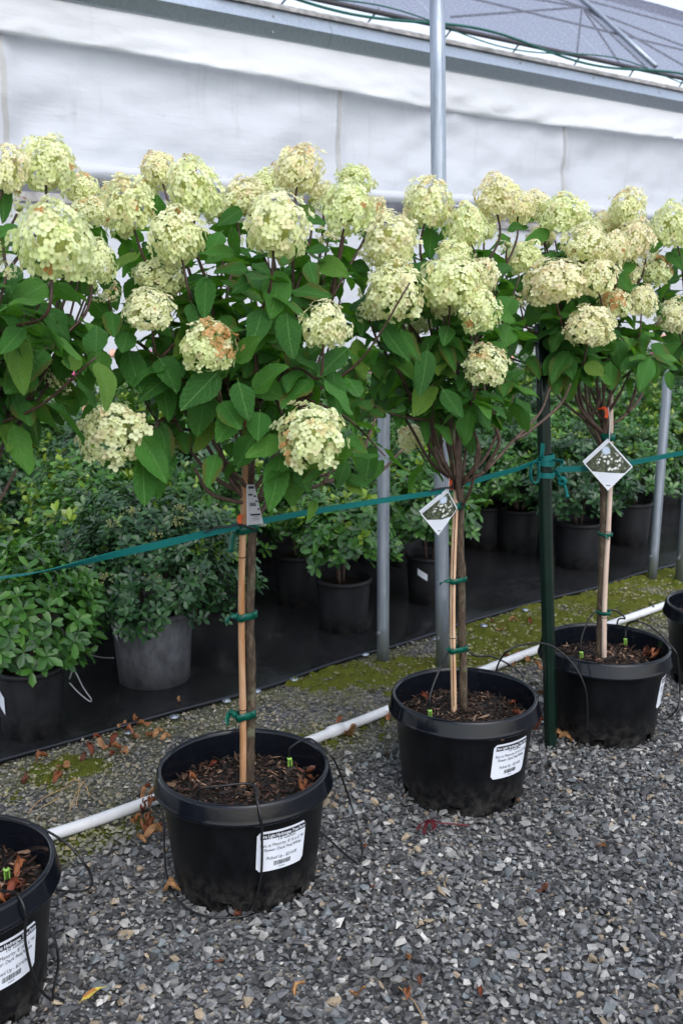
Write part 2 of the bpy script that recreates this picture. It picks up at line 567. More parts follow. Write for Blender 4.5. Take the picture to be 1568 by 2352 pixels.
def rotations(n, tilt):
    a = NR.uniform(0, 2 * np.pi, n)
    ax = NR.uniform(0, 2 * np.pi, n)
    t = NR.normal(0, tilt, n)
    ca, sa = np.cos(a), np.sin(a)
    Z = np.zeros((n, 3, 3)); Z[:, 0, 0] = ca; Z[:, 0, 1] = -sa; Z[:, 1, 0] = sa; Z[:, 1, 1] = ca; Z[:, 2, 2] = 1
    kx, ky = np.cos(ax), np.sin(ax)
    c, s = np.cos(t), np.sin(t)
    T = np.zeros((n, 3, 3))
    T[:, 0, 0] = c + kx * kx * (1 - c); T[:, 0, 1] = kx * ky * (1 - c); T[:, 0, 2] = ky * s
    T[:, 1, 0] = kx * ky * (1 - c); T[:, 1, 1] = c + ky * ky * (1 - c); T[:, 1, 2] = -kx * s
    T[:, 2, 0] = -ky * s; T[:, 2, 1] = kx * s; T[:, 2, 2] = c
    return np.einsum('nij,njk->nik', T, Z)
STONES = stone_shapes(14)
def mossy(u, n):
    """0..1 how mossy the strip is there"""
    s = min(1, max(0, (n - 2.15 - 0.10 * (u - 1)) / 0.35))
    f = fbm(u * 1.7, n * 2.6, 3.0, 4)
    g = 0.45 * min(1, max(-0.6, (u - 2.0) / 1.2))
    return s * min(1, max(0, (f + 0.17 + g) * 2.2))
def build_gravel():
    xs, ys, step = -1.75, 1.0, 0.0130
    P = []
    y = 1.05
    while y < 5.6:
        hw = 0.343 * (y * 0.977 + 0.31) + 0.50
        st = step if y < 3.0 else step * 1.1
        nx = int(2 * hw / st)
        P.append(np.stack([-hw + (np.arange(nx) + NR.uniform(0, 1)) * st, np.full(nx, y)], 1))
        y += st
    P = np.concatenate(P)
    P += NR.uniform(-0.007, 0.007, P.shape)
    nn = P[:, 0] * N.x + P[:, 1] * N.y
    uu = P[:, 0] * U.x + P[:, 1] * U.y
    edge = 2.985 + 0.042 * (uu - 1.0) + 0.018 * np.sin(uu * 2.3 + 0.5) + 0.008 * np.sin(uu * 6.1)
    keep = nn < edge + NR.normal(0.0, 0.012, len(nn))
    for p, i in POTS:
        keep &= np.hypot(P[:, 0] - p.x, P[:, 1] - p.y) > 0.172
    P, nn, uu = P[keep], nn[keep], uu[keep]
    n = len(P)
    far = np.clip((nn - 2.25) / 0.4, 0, 1)
    r = np.clip(NR.lognormal(math.log(0.0072), 0.42, n), 0.0028, 0.018) * (1 - 0.33 * far)
    scl = np.stack([r * NR.uniform(0.85, 1.35, n), r * NR.uniform(0.75, 1.1, n), r * NR.uniform(0.7, 1.25, n)], 1)
    wav = np.array([0.008 * fbm(a * 1.3, b * 1.3) for a, b in P])
    pos = np.stack([P[:, 0], P[:, 1], r * 0.42 + NR.uniform(0, 0.007, n) + np.maximum(wav, -0.003)], 1)
    k = NR.uniform(0, 1, n)
    g = NR.uniform(0.045, 0.15, n)
    col = np.stack([g * 0.98, g * 1.0, g * 1.06], 1)
    def put(m, lo, hi, t):
        q = NR.uniform(lo, hi, m.sum())[:, None]
        col[m] = q * np.array(t)
    put((k > 0.50) & (k < 0.74), 0.16, 0.28, (1.0, 0.99, 0.97))
    put((k > 0.74) & (k < 0.82), 0.09, 0.17, (0.88, 1.0, 1.08))
    put((k > 0.85) & (k < 0.90), 0.28, 0.46, (1.0, 0.98, 0.94))
    put((k > 0.91) & (k < 0.95), 0.20, 0.32, (1.0, 0.80, 0.56))
    put(k > 0.95, 0.02, 0.045, (1, 1, 1))
    # paler, buff stones in the strip beside the fabric, tinted by moss
    tint = far[:, None] * NR.uniform(0, 1, n)[:, None]
    col = col * (1 - 0.75 * tint) + np.array([0.30, 0.26, 0.16]) * 0.75 * tint
    mo = np.array([mossy(a, b) for a, b in zip(uu, nn)])[:, None] * NR.uniform(0.2, 1, n)[:, None]
    col = col * (1 - 0.8 * mo) + np.array([0.20, 0.21, 0.04]) * 0.8 * mo
    # damp hollows stay darker
    damp = np.array([max(0.0, min(1.0, 2.4 * (fbm(a * 1.1 + 5, b * 1.1, 4.4, 4) - 0.10))) for a, b in P])[:, None]
    c0 = gnd(900, 2260)
    damp = np.maximum(damp, np.exp(-(((P[:, 0] - c0.x) / 0.10) ** 2 + ((P[:, 1] - c0.y) / 0.05) ** 2))[:, None])
    col = col * (1 - 0.42 * damp) * np.array([1.24, 1.22, 1.19])
    me = build_mass('gravel', STONES, pos, rotations(n, 0.5), scl, col, M['stone'])
    o = link('gravel', me)
    tag(o, 'loose crushed grey gravel around the black pots', 'gravel', kind='stuff')
build_gravel()
def build_moss():
    V, F, nu, nv = [], [], 420, 90
    u0, u1 = 0.4, 5.4
    for i in range(nu + 1):
        u = u0 + (u1 - u0) * i / nu
        e = cloth_edge(u)
        for j in range(nv + 1):
            n = 2.1 + (e - 0.005 - 2.1) * j / nv
            m = mossy(u, n)
            h = -0.012 + 0.029 * m * (0.75 + 0.6 * fbm(u * 14, n * 14, 1)) + 0.013 * fbm(u * 34, n * 34, 7, 3)
            V.append(un(u, n, h))
    for i in range(nu):
        for j in range(nv):
            a = i * (nv + 1) + j
            F.append((a, a + nv + 1, a + nv + 2, a + 1))
    t = NT('moss')
    f = t.noise(160, 5, 0.7, t.coord())
    g = t.noise(6, 4, 0.6, t.coord())
    c = t.ramp(f, [(0.3, (0.06, 0.068, 0.010)), (0.6, (0.145, 0.150, 0.024)), (0.85, (0.27, 0.25, 0.075))])
    t.color(t.mix(t.ramp(g, [(0.4, (0, 0, 0)), (0.7, (0.6, 0.6, 0.6))]), c, (0.10, 0.14, 0.02)))
    t.set(Roughness=0.95, Specular_IOR_Level=0.1); t.bump(f, 1.0, 0.01)
    o = link('moss', mesh('moss', V, F, t.m, True))
    tag(o, 'yellow green moss spreading over gravel beside black ground fabric', 'moss', kind='stuff')
build_moss()

# ------------------------------------------------------------------ black ground fabric
def fabric_material():
    t = NT('black_ground_fabric')
    v = t.coord()
    f = t.noise(1.6, 5, 0.6, v)
    wet = t.ramp(f, [(0.34, (0.34,) * 3), (0.46, (0.16,) * 3), (0.55, (0.05,) * 3)])
    d = t.noise(26, 6, 0.7, v)
    c = t.ramp(d, [(0.4, (0.014, 0.014, 0.016)), (0.70, (0.026, 0.026, 0.027)), (0.85, (0.06, 0.052, 0.042))])
    wv = t.n('TexWave', wave_type='BANDS', bands_direction='DIAGONAL', i_Scale=180.0)
    t.l(v, wv.inputs['Vector'])
    t.color(c)
    t.set(Roughness=wet, Specular_IOR_Level=1.0)
    t.bump(t.math('ADD', t.math('MULTIPLY', wv.outputs['Fac'], 0.15), t.noise(18, 4, 0.6, v)), 0.25, 0.004)
    return t.m
M['fabric'] = fabric_material()
V, F = [], []
us = np.linspace(-5.5, 12.5, 241); ns = np.concatenate([np.linspace(0, 0.9, 20), np.linspace(1.0, 4.25, 18)])
for u in us:
    e = cloth_edge(u)
    for q in ns:
        h = 0.008 + 0.004 * (1 + fbm(u * 2.2, q * 2.2, 5.0, 3)) + (0.006 * max(0, math.sin(u * 3.1 + q * 2)) ** 4)
        V.append(un(u, e + q, h if q > 0 else 0.010))
for i in range(len(us) - 1):
    for j in range(len(ns) - 1):
        a = i * len(ns) + j
        F.append((a, a + len(ns), a + len(ns) + 1, a + 1))
fab = link('ground_fabric', mesh('ground_fabric', V, F, M['fabric'], True))
tag(fab, 'wet black woven weed fabric under the shrub rows', 'ground fabric', kind='structure')
hem = [un(u, cloth_edge(u) + 0.004, 0.016 + 0.003 * math.sin(u * 9)) for u in np.linspace(-3, 9, 160)]
M['hem'] = simple('folded_hem', (0.010, 0.012, 0.017), 0.35, var=0.3)
part('hem', tube(hem, 0.009, 6), M['hem'], fab, True)
pins = [(590, 1586), (675, 1559), (520, 1608), (400, 1645), (296, 1680), (838, 1502), (1000, 1466), (1110, 1436), (1205, 1400)]
for k, (x, y) in enumerate(sorted(pins)):
    p = gnd(x, y, 0.02)
    r = lathe([(0.0, 0.003), (0.006, 0.004), (0.007, 0.0015), (0.016, 0.0015), (0.017, -0.002)], 14)
    thing('fabric_pin', shift(r, p), M['galv'], 'round steel washer pin on the black fabric hem, ' + ('first', 'second', 'third', 'fourth', 'fifth', 'sixth', 'seventh', 'eighth', 'ninth')[k] + ' from the left', 'pin', 'washer pins along the fabric hem', True)

# ------------------------------------------------------------------ greenhouse behind
GN = 7.66                                       # distance of its side wall along N
GH = empty('greenhouse', un(8, GN, 0), 'long greenhouse side with white roll-up curtain and steel gutter', 'greenhouse')
def vinyl(name, c, dirt=0.38):
    t = NT(name)
    v = t.coord()
    sx = t.n('SeparateXYZ'); t.l(v, sx.inputs[0])
    mp = t.n('VectorMath', operation='DOT_PRODUCT'); t.l(v, mp.inputs[0]); mp.inputs[1].default_value = tuple(U)
    cb = t.n('CombineXYZ'); t.l(mp.outputs['Value'], cb.inputs[0]); t.l(sx.outputs[2], cb.inputs[1])
    def sc2(a, b):
        m = t.n('Mapping'); m.inputs['Scale'].default_value = (a, b, 1); t.l(cb.outputs[0], m.inputs[0]); return m.outputs[0]
    f = t.noise(1, 5, 0.65, sc2(1.2, 5.0))
    streak = t.noise(1, 5, 0.7, sc2(9.0, 1.1))
    smud = t.noise(1, 5, 0.75, sc2(2.6, 7.0))
    k = t.mix(t.ramp(f, [(0.35, (0, 0, 0)), (0.75, (0.45, 0.45, 0.45))]), c, tuple(x * 0.86 for x in c))
    k = t.mix(t.math('MULTIPLY', t.ramp(streak, [(0.56, (0, 0, 0)), (0.74, (0.6, 0.6, 0.6))]), dirt), k, (0.46, 0.45, 0.45))
    k = t.mix(t.math('MULTIPLY', t.ramp(smud, [(0.62, (0, 0, 0)), (0.76, (0.9, 0.9, 0.9))]), dirt), k, (0.26, 0.25, 0.27))
    t.color(k)
    t.set(Roughness=0.42, Specular_IOR_Level=0.3)
    t.bump(t.math('ADD', t.noise(1, 5, 0.6, sc2(2.0, 6.0)), t.math('MULTIPLY', t.noise(1, 3, 0.5, sc2(3.0, 90.0)), 0.12)), 0.28, 0.05)
    t.translucent(k, 0.35)
    return t.m
M['vinyl'] = vinyl('white_curtain_vinyl', (0.79, 0.805, 0.85))
M['vinyl2'] = vinyl('white_valance_vinyl', (0.90, 0.91, 0.93), 0.15)
M['seam'] = vinyl('stained_seam_shade_vinyl', (0.62, 0.61, 0.60), 1.0)  # dirty seam tone, darkened to paint in the shade of the posts behind
def wall_sheet(u0, u1, nu, prof, wob):
    V, F = [], []
    nz = len(prof)
    for i in range(nu + 1):
        u = u0 + (u1 - u0) * i / nu
        for j, (n, z) in enumerate(prof):
            dn, dz = wob(u, j / (nz - 1))
            V.append(un(u, n + dn, z + dz))
    for i in range(nu):
        for j in range(nz - 1):
            a = i * nz + j
            F.append((a, a + nz, a + nz + 1, a + 1))
    return V, F
POSTS_U = [2.7, 5.75, 8.8, 11.85, 14.9]
def curtain_wob(u, t):
    d = 0.045 * fbm(u * 0.7, t * 2.0, 2.0) + 0.040 * fbm(u * 1.5 + t * 2.6, t * 1.6 - u * 0.5, 4.0) + 0.012 * fbm(u * 7, t * 3, 8.0)
    near = min(abs(u - p) for p in POSTS_U)
    return (d - 0.07 * math.exp(-(near / 0.09) ** 2), 0.0)
CURT_Z0, CURT_Z1 = 2.41, 3.62
part('curtain', wall_sheet(0, 22, 320, [(GN + 0.04, CURT_Z1 - (CURT_Z1 - CURT_Z0) * j / 22) for j in range(23)], curtain_wob), M['vinyl'], GH, True)
rollp = [un(u, GN - 0.01 + 0.006 * math.sin(u * 2), CURT_Z0 + 0.012 * math.sin(u * 0.9) + 0.006 * math.sin(u * 3.7)) for u in np.linspace(0, 22, 120)]
part('curtain_roll', tube(rollp, [0.055 + 0.006 * fbm(i * 0.2, 1) for i in range(120)], 14), M['vinyl'], GH, True)
def val_wob(u, t):
    lift = 0.05 * math.sin(u * 0.55 + 0.6) + 0.02 * fbm(u * 0.9, 3.3)
    d = -0.10 * t ** 1.3 * (0.6 + 0.5 * math.sin(u * 1.3 + 1)) + 0.03 * t * fbm(u * 1.6, t * 1.5, 9) + 0.026 * t * fbm(u * 3.2 + 3 * t, t * 2.5, 6) + 0.014 * t * abs(fbm(u * 5 + 2.5 * t, t * 7, 3)) + 0.012 * t * fbm(u * 9, t * 5, 3)
    return (d, lift * t)
part('valance', wall_sheet(0, 22, 300, [(GN - 0.045, 3.63 - 0.35 * j / 12) for j in range(13)] + [(GN - 0.02, 3.275), (GN + 0.0, 3.30)], val_wob), M['vinyl2'], GH, True)
def extrude_u(u0, u1, prof, nu=1):
    """closed profile of (n, z) swept along the wall"""
    V = [un(u0 + (u1 - u0) * i / nu, n, z) for i in range(nu + 1) for n, z in prof]
    m = len(prof)
    F = [(i * m + k, i * m + (k + 1) % m, (i + 1) * m + (k + 1) % m, (i + 1) * m + k) for i in range(nu) for k in range(m)]
    F += [tuple(range(m - 1, -1, -1)), tuple(nu * m + k for k in range(m))]
    return V, F
gprof = [(GN - 0.045, 3.60), (GN - 0.060, 3.602), (GN - 0.062, 3.607), (GN - 0.135, 3.705), (GN - 0.070, 3.815), (GN - 0.062, 3.825), (GN + 0.22, 3.825), (GN + 0.22, 3.60)]
seams = [0, 5.6, 11.4, 17.0, 22]
for a, b in zip(seams[:-1], seams[1:]):
    part('gutter', extrude_u(a + 0.002, b - 0.002, gprof), M['gutter'], GH)
M['rustrail'] = simple('stained_rail', (0.42, 0.40, 0.39), 0.55, metal=0.3, var=0.5, scale=9)
part('gutter_rail', extrude_u(0, 22, [(GN - 0.055, 3.828), (GN - 0.090, 3.832), (GN - 0.090, 3.856), (GN - 0.060, 3.862), (GN - 0.045, 3.885), (GN - 0.02, 3.885), (GN - 0.02, 3.828)]), M['rustrail'], GH)
bm_bolt = lathe([(0.0, 0.012), (0.009, 0.011), (0.011, 0.004), (0.011, 0.0)], 10)
bq = Vector((0, 0, 1)).rotation_difference(-N)
for k, (u, z) in enumerate([(6.9, 3.64), (6.9, 3.75), (9.15, 3.78), (10.3, 3.64), (10.3, 3.76), (11.3, 3.66), (13.1, 3.64), (13.1, 3.76), (8.0, 3.78), (5.0, 3.64), (5.0, 3.76)]):
    n = GN - 0.062 - 0.073 * (z - 3.607) / 0.098 if z < 3.705 else GN - 0.135 + 0.065 * (z - 3.705) / 0.11
    vv = [bq @ Vector(p) + un(u, n, z) for p in bm_bolt[0]]
    part('bolt', (vv, bm_bolt[1]), M['wire'], GH)
for u in POSTS_U:                                # stained curtain seams; their grey also paints the posts' shade on the curtain
    V, F = [], []
    for i in range(23):
        z = CURT_Z1 - (CURT_Z1 - CURT_Z0) * i / 22
        for q in (-0.022, 0.022):
            dn, _ = curtain_wob(u + q, i / 22)
            V.append(un(u + q + 0.006 * math.sin(i * 0.8), GN + 0.034 + dn, z))
    F = [(2 * i, 2 * i + 1, 2 * i + 3, 2 * i + 2) for i in range(22)]
    part('curtain_seam_shade', (V, F), M['seam'], GH, True)
# posts inside the wall, the dark slot under the curtain and the lower white wall
for u in POSTS_U:
    part('wall_post', box(un(u, GN + 0.16, 1.8), U * 0.04, N * 0.04, Vector((0, 0, 1.8))), M['galv'], GH)
part('lower_wall', wall_sheet(0, 22, 160, [(GN + 0.10, 2.18 - 1.75 * j / 12) for j in range(13)], lambda u, t: (0.02 * fbm(u * 1.2, t * 2, 1), 0.02 * fbm(u * 0.8, 8) * (1 - t))), M['vinyl'], GH, True)
part('lower_rail', extrude_u(0, 22, [(GN + 0.06, 2.17), (GN + 0.14, 2.17), (GN + 0.14, 2.24), (GN + 0.06, 2.24)]), M['rustrail'], GH)
part('base_board', extrude_u(0, 22, [(GN + 0.05, 0.0), (GN + 0.09, 0.0), (GN + 0.09, 0.44), (GN + 0.05, 0.44)]), simple('grey_base_board', (0.30, 0.28, 0.25), 0.7, var=0.3), GH)
M['inner'] = simple('dim_inner_wall', (0.32, 0.32, 0.33), 0.7, var=0.4, scale=2)
part('inner_wall', wall_sheet(0, 22, 4, [(GN + 5.5, 3.0), (GN + 5.5, 0.0)], lambda u, t: (0, 0)), M['inner'], GH)
# roof: corrugated translucent sheets on rafters
def roofpt(u, s):
    """s metres up the slope, gently flattening"""
    n = GN + 0.02 + s * 0.76 + max(0, s - 1.6) * 0.12
    z = 4.02 + s * 0.65 - max(0, s - 1.6) ** 2 * 0.10
    return un(u, n, z)
def film():
    t = NT('roof_film')
    v = t.coord()
    f = t.noise(42, 5, 0.75, v)
    c = t.ramp(f, [(0.35, (0.17, 0.18, 0.23)), (0.55, (0.30, 0.315, 0.38)), (0.72, (0.66, 0.68, 0.74))])
    t.color(c)
    t.set(Roughness=0.35, Specular_IOR_Level=0.3)
    tl = t.n('BsdfTranslucent'); t.l(c, tl.inputs[0])
    tr = t.n('BsdfTransparent'); tr.inputs[0].default_value = (0.60, 0.61, 0.72, 1)
    m1 = t.n('MixShader'); m1.inputs[0].default_value = 0.40
    t.l(t.b.outputs[0], m1.inputs[1]); t.l(tl.outputs[0], m1.inputs[2])
    m2 = t.n('MixShader')
    t.l(t.ramp(f, [(0.4, (0.50,) * 3), (0.62, (0.22,) * 3)]), m2.inputs[0])
    t.l(m1.outputs[0], m2.inputs[1]); t.l(tr.outputs[0], m2.inputs[2])
    t.l(m2.outputs[0], t.out.inputs[0])
    t.bump(f, 0.3, 0.01)
    return t.m
M['film'] = film()
SR = [0, 0.3, 0.6, 0.9, 1.2, 1.6, 2.0, 2.5, 3.0, 3.6, 4.2]
for a in range(0, 8):
    u0, u1 = 2.0 + a * 2.5, 2.0 + a * 2.5 + 2.496
    V, F = [], []
    nu = 84
    for i in range(nu + 1):
        u = u0 + (u1 - u0) * i / nu
        for s in SR:
            V.append(roofpt(u, s) + Vector((0, 0, 0.010 * math.sin(2 * math.pi * i / 6) + 0.012 * fbm(u * 0.8, s))))
    for i in range(nu):
        for j in range(len(SR) - 1):
            q = i * len(SR) + j
            F.append((q, q + len(SR), q + len(SR) + 1, q + 1))
    part('roof_sheet', (V, F), M['film'], GH, True)
M['roofsteel'] = simple('dark_roof_steel', (0.14, 0.14, 0.16), 0.5, metal=0.5, var=0.3)
M['edge'] = simple('dark_eave_tube', (0.06, 0.055, 0.065), 0.5, var=0.3)
part('roof_edge', tube([roofpt(u, -0.02) + Vector((0, 0, -0.006)) for u in np.linspace(1.5, 22, 30)], 0.024, 8), M['edge'], GH, True)
for u in np.arange(3.2, 22, 0.95):
    part('vent_strut', tube([un(u, GN + 0.03, 3.83), roofpt(u + 0.22, 0.05)], 0.010, 6), M['roofsteel'], GH)
up = Vector((0, 0, 1))
for u in (4.28, 10.38, 16.48):
    part('rafter', tube([roofpt(u, s) + up * 0.055 for s in (0, 0.6, 1.2, 1.8, 2.5, 3.4, 4.2)], 0.030, 8), M['galv'], GH, True)
    apex = roofpt(u, 1.5) - up * 0.05
    for du, s in ((-3.0, 0.35), (-2.2, 1.2), (-1.3, 0.1), (-0.55, 0.1), (0.0, 0.05), (1.2, 0.3), (2.0, 1.0), (-2.8, 2.2)):
        part('truss_bar', tube([apex.lerp(roofpt(u + du, s) - up * 0.05, q / 6) for q in range(7)], 0.012, 6), M['roofsteel'], GH)
for s in (0.9, 1.75):
    part('purlin', tube([roofpt(u, s) - up * 0.035 for u in np.linspace(2, 22, 12)], 0.012, 6), M['roofsteel'], GH)
# green ropes wound along the eave
M['rope'] = simple('green_rope', (0.004, 0.10, 0.075), 0.55, var=0.3, scale=60)
for k, (ph, amp, z0, rr_, nm) in enumerate([(0.0, 0.05, 3.945, 0.013, 'thick dark green rope slung along the greenhouse eave above the gutter'), (2.4, 0.06, 3.945, 0.007, 'thin green rope twisting around the thicker rope along the eave')]):
    pts = []
    for u in np.linspace(4.5, 14.5, 110):
        drop_ = 0.045 * max(0, u - 10.6) ** 1.5 if k == 0 else 0.10 * max(0, u - 12.0)
        pts.append(un(u, GN - 0.15 - 0.02 * math.sin(u * 2 + ph), z0 + amp * math.sin(u * 1.9 + ph) - drop_))
    thing('rope', tube(pts, rr_, 6), M['rope'], nm, 'rope', None, True)

# ------------------------------------------------------------------ metal poles and green post
def pole(foot, top, r, label, name='metal_pole'):
    pts = [foot.lerp(top, i / 8) for i in range(9)]
    root = empty(name, foot, label, 'pole', 'galvanised poles behind the pots')
    part('shaft', tube(pts, r, 20), M['galv'], root, True)
    ax = (top - foot).normalized()
    sd = Vector((0.55, -0.84, 0))
    part('seam', tube([p + sd * (r * 0.99) for p in pts], 0.0022, 5), M['galv'], root, True)
    b = foot + up * 0.13 - U * (r + 0.006)
    part('bolt', tube([b, b + U * 0.012], 0.008, 8), M['wire'], root)
    return root
fA = gnd(879, 1521); pole(fA, fA + Vector((-0.004, 0, 1.25)) + (at(865, 880, fA.y) - at(867, 880, fA.y)), 0.0245, 'shorter galvanised pole rising between the nearest potted tree and the tall pole')
fB = gnd(1016, 1534); tB = at(1003, -60, fB.y); pole(fB, tB, 0.0275, 'tall galvanised pole rising above the blossoms to the top edge')
fC = gnd(1496, 1331); pole(fC, fC + Vector((0.012, 0, 1.25)), 0.0245, 'slim galvanised pole beyond the third pot, left of its pair')
fD = gnd(1560, 1336); pole(fD, fD + Vector((0.05, 0, 3.4)), 0.0275, 'galvanised pole at the right edge of the picture')
gp0 = gnd(1264, 1716); gp1 = at(1243, 745, gp0.y - 0.0)
seg = 24
V, F = [], []
for i in range(7):
    p = gp0.lerp(gp1, i / 6)
    for k in range(seg):
        a = 2 * math.pi * k / seg
        rr = 0.0195 + 0.0018 * math.cos(6 * a)
        V.append(p + Vector((math.cos(a), math.sin(a), 0)) * rr)
for i in range(6):
    for k in range(seg):
        F.append((i * seg + k, i * seg + (k + 1) % seg, (i + 1) * seg + (k + 1) % seg, (i + 1) * seg + k))
F.append(tuple(6 * seg + k for k in range(seg)))
thing('garden_post', (V, F), M['greenpost'], 'dark green ribbed post standing between the second and third pots', 'post', None, True)

# ------------------------------------------------------------------ white irrigation pipe
pp = [gnd(x, y, 0.03) for x, y in ((-420, 2065), (-60, 1965), (245, 1876), (805, 1665), (1190, 1508), (1480, 1406), (1700, 1328))]
pr = empty('irrigation_pipe', pp[2] - up * 0.03, 'white plastic pipe lying on gravel behind the black pots', 'pipe')
part('pipe', tube(catmull(pp, 8), 0.0168, 14), M['pvc'], pr, True)
cp_ = gnd(770, 1678, 0.03); cd_ = (gnd(805, 1665, 0.03) - gnd(770, 1678, 0.03)).normalized()
part('coupling', tube([cp_ - cd_ * 0.03, cp_ - cd_ * 0.029, cp_ + cd_ * 0.029, cp_ + cd_ * 0.03], [0.018, 0.0205, 0.0205, 0.018], 14), M['pvc'], pr, True)
for x, y in ((1494, 1400),):
    p = gnd(x, y, 0.03)
    part('hose_clip', tube([p + up * 0.015 - N * 0.015, p + up * 0.03, p + up * 0.02 + N * 0.01], 0.004, 6), M['tube'], pr)

# ------------------------------------------------------------------ shared small meshes
def leaf_mesh(name, width, fold, curl, twist, mat, na=15, nc=7, acute=1.0, petiole=True):
    """leaf of unit length along +Y, face up +Z"""
    V, F, UV = [], [], []
    wav = R.uniform(0.015, 0.05)
    for i in range(na):
        t = i / (na - 1)
        w = width * (math.sin(math.pi * min(1, t ** 0.78)) ** 0.72) * (1 - 0.16 * acute * t)
        if i == 0: w = width * 0.10
        if i == na - 1: w = width * 0.02
        for j in range(nc):
            x = -1 + 2 * j / (nc - 1)
            q = t - 0.5
            z = fold * abs(x) * w - curl * t * t + wav * math.sin(9 * t + 3 * x + 9 * wav * 30) * (abs(x) ** 1.5) + 0.010 * math.cos(38 * (t - 0.42 * abs(x) * w)) * (1 - abs(x)) * (abs(x) > 0.1)
            if abs(x) > 0.99 and 0 < i < na - 1: x *= 1 + (0.05 if i % 2 else -0.02)
            px = x * w
            a = twist * q
            V.append((px * math.cos(a) - z * math.sin(a), t - 0.02 * (i == na - 1), px * math.sin(a) + z * math.cos(a)))
            UV.append((0.5 + x * w / (2 * width) , t))
    for i in range(na - 1):
        for j in range(nc - 1):
            a = i * nc + j
            F.append((a, a + 1, a + nc + 1, a + nc))
    if petiole:
        v, f = tube([Vector((0, -0.16, -0.05)), Vector((0, -0.06, -0.012)), Vector((0, 0.03, 0))], 0.011, 4, False)
        o = len(V)
        V += [tuple(p) for p in v]; F += [tuple(i + o for i in q) for q in f]; UV += [(0.5, 0.1)] * len(v)
    return mesh(name, V, F, mat, True, uv=UV)
LEAVES = [leaf_mesh('leaf', R.uniform(0.27, 0.34), R.uniform(0.08, 0.42), R.uniform(-0.05, 0.30), R.uniform(-0.8, 0.8), M['leaf']) for i in range(14)]

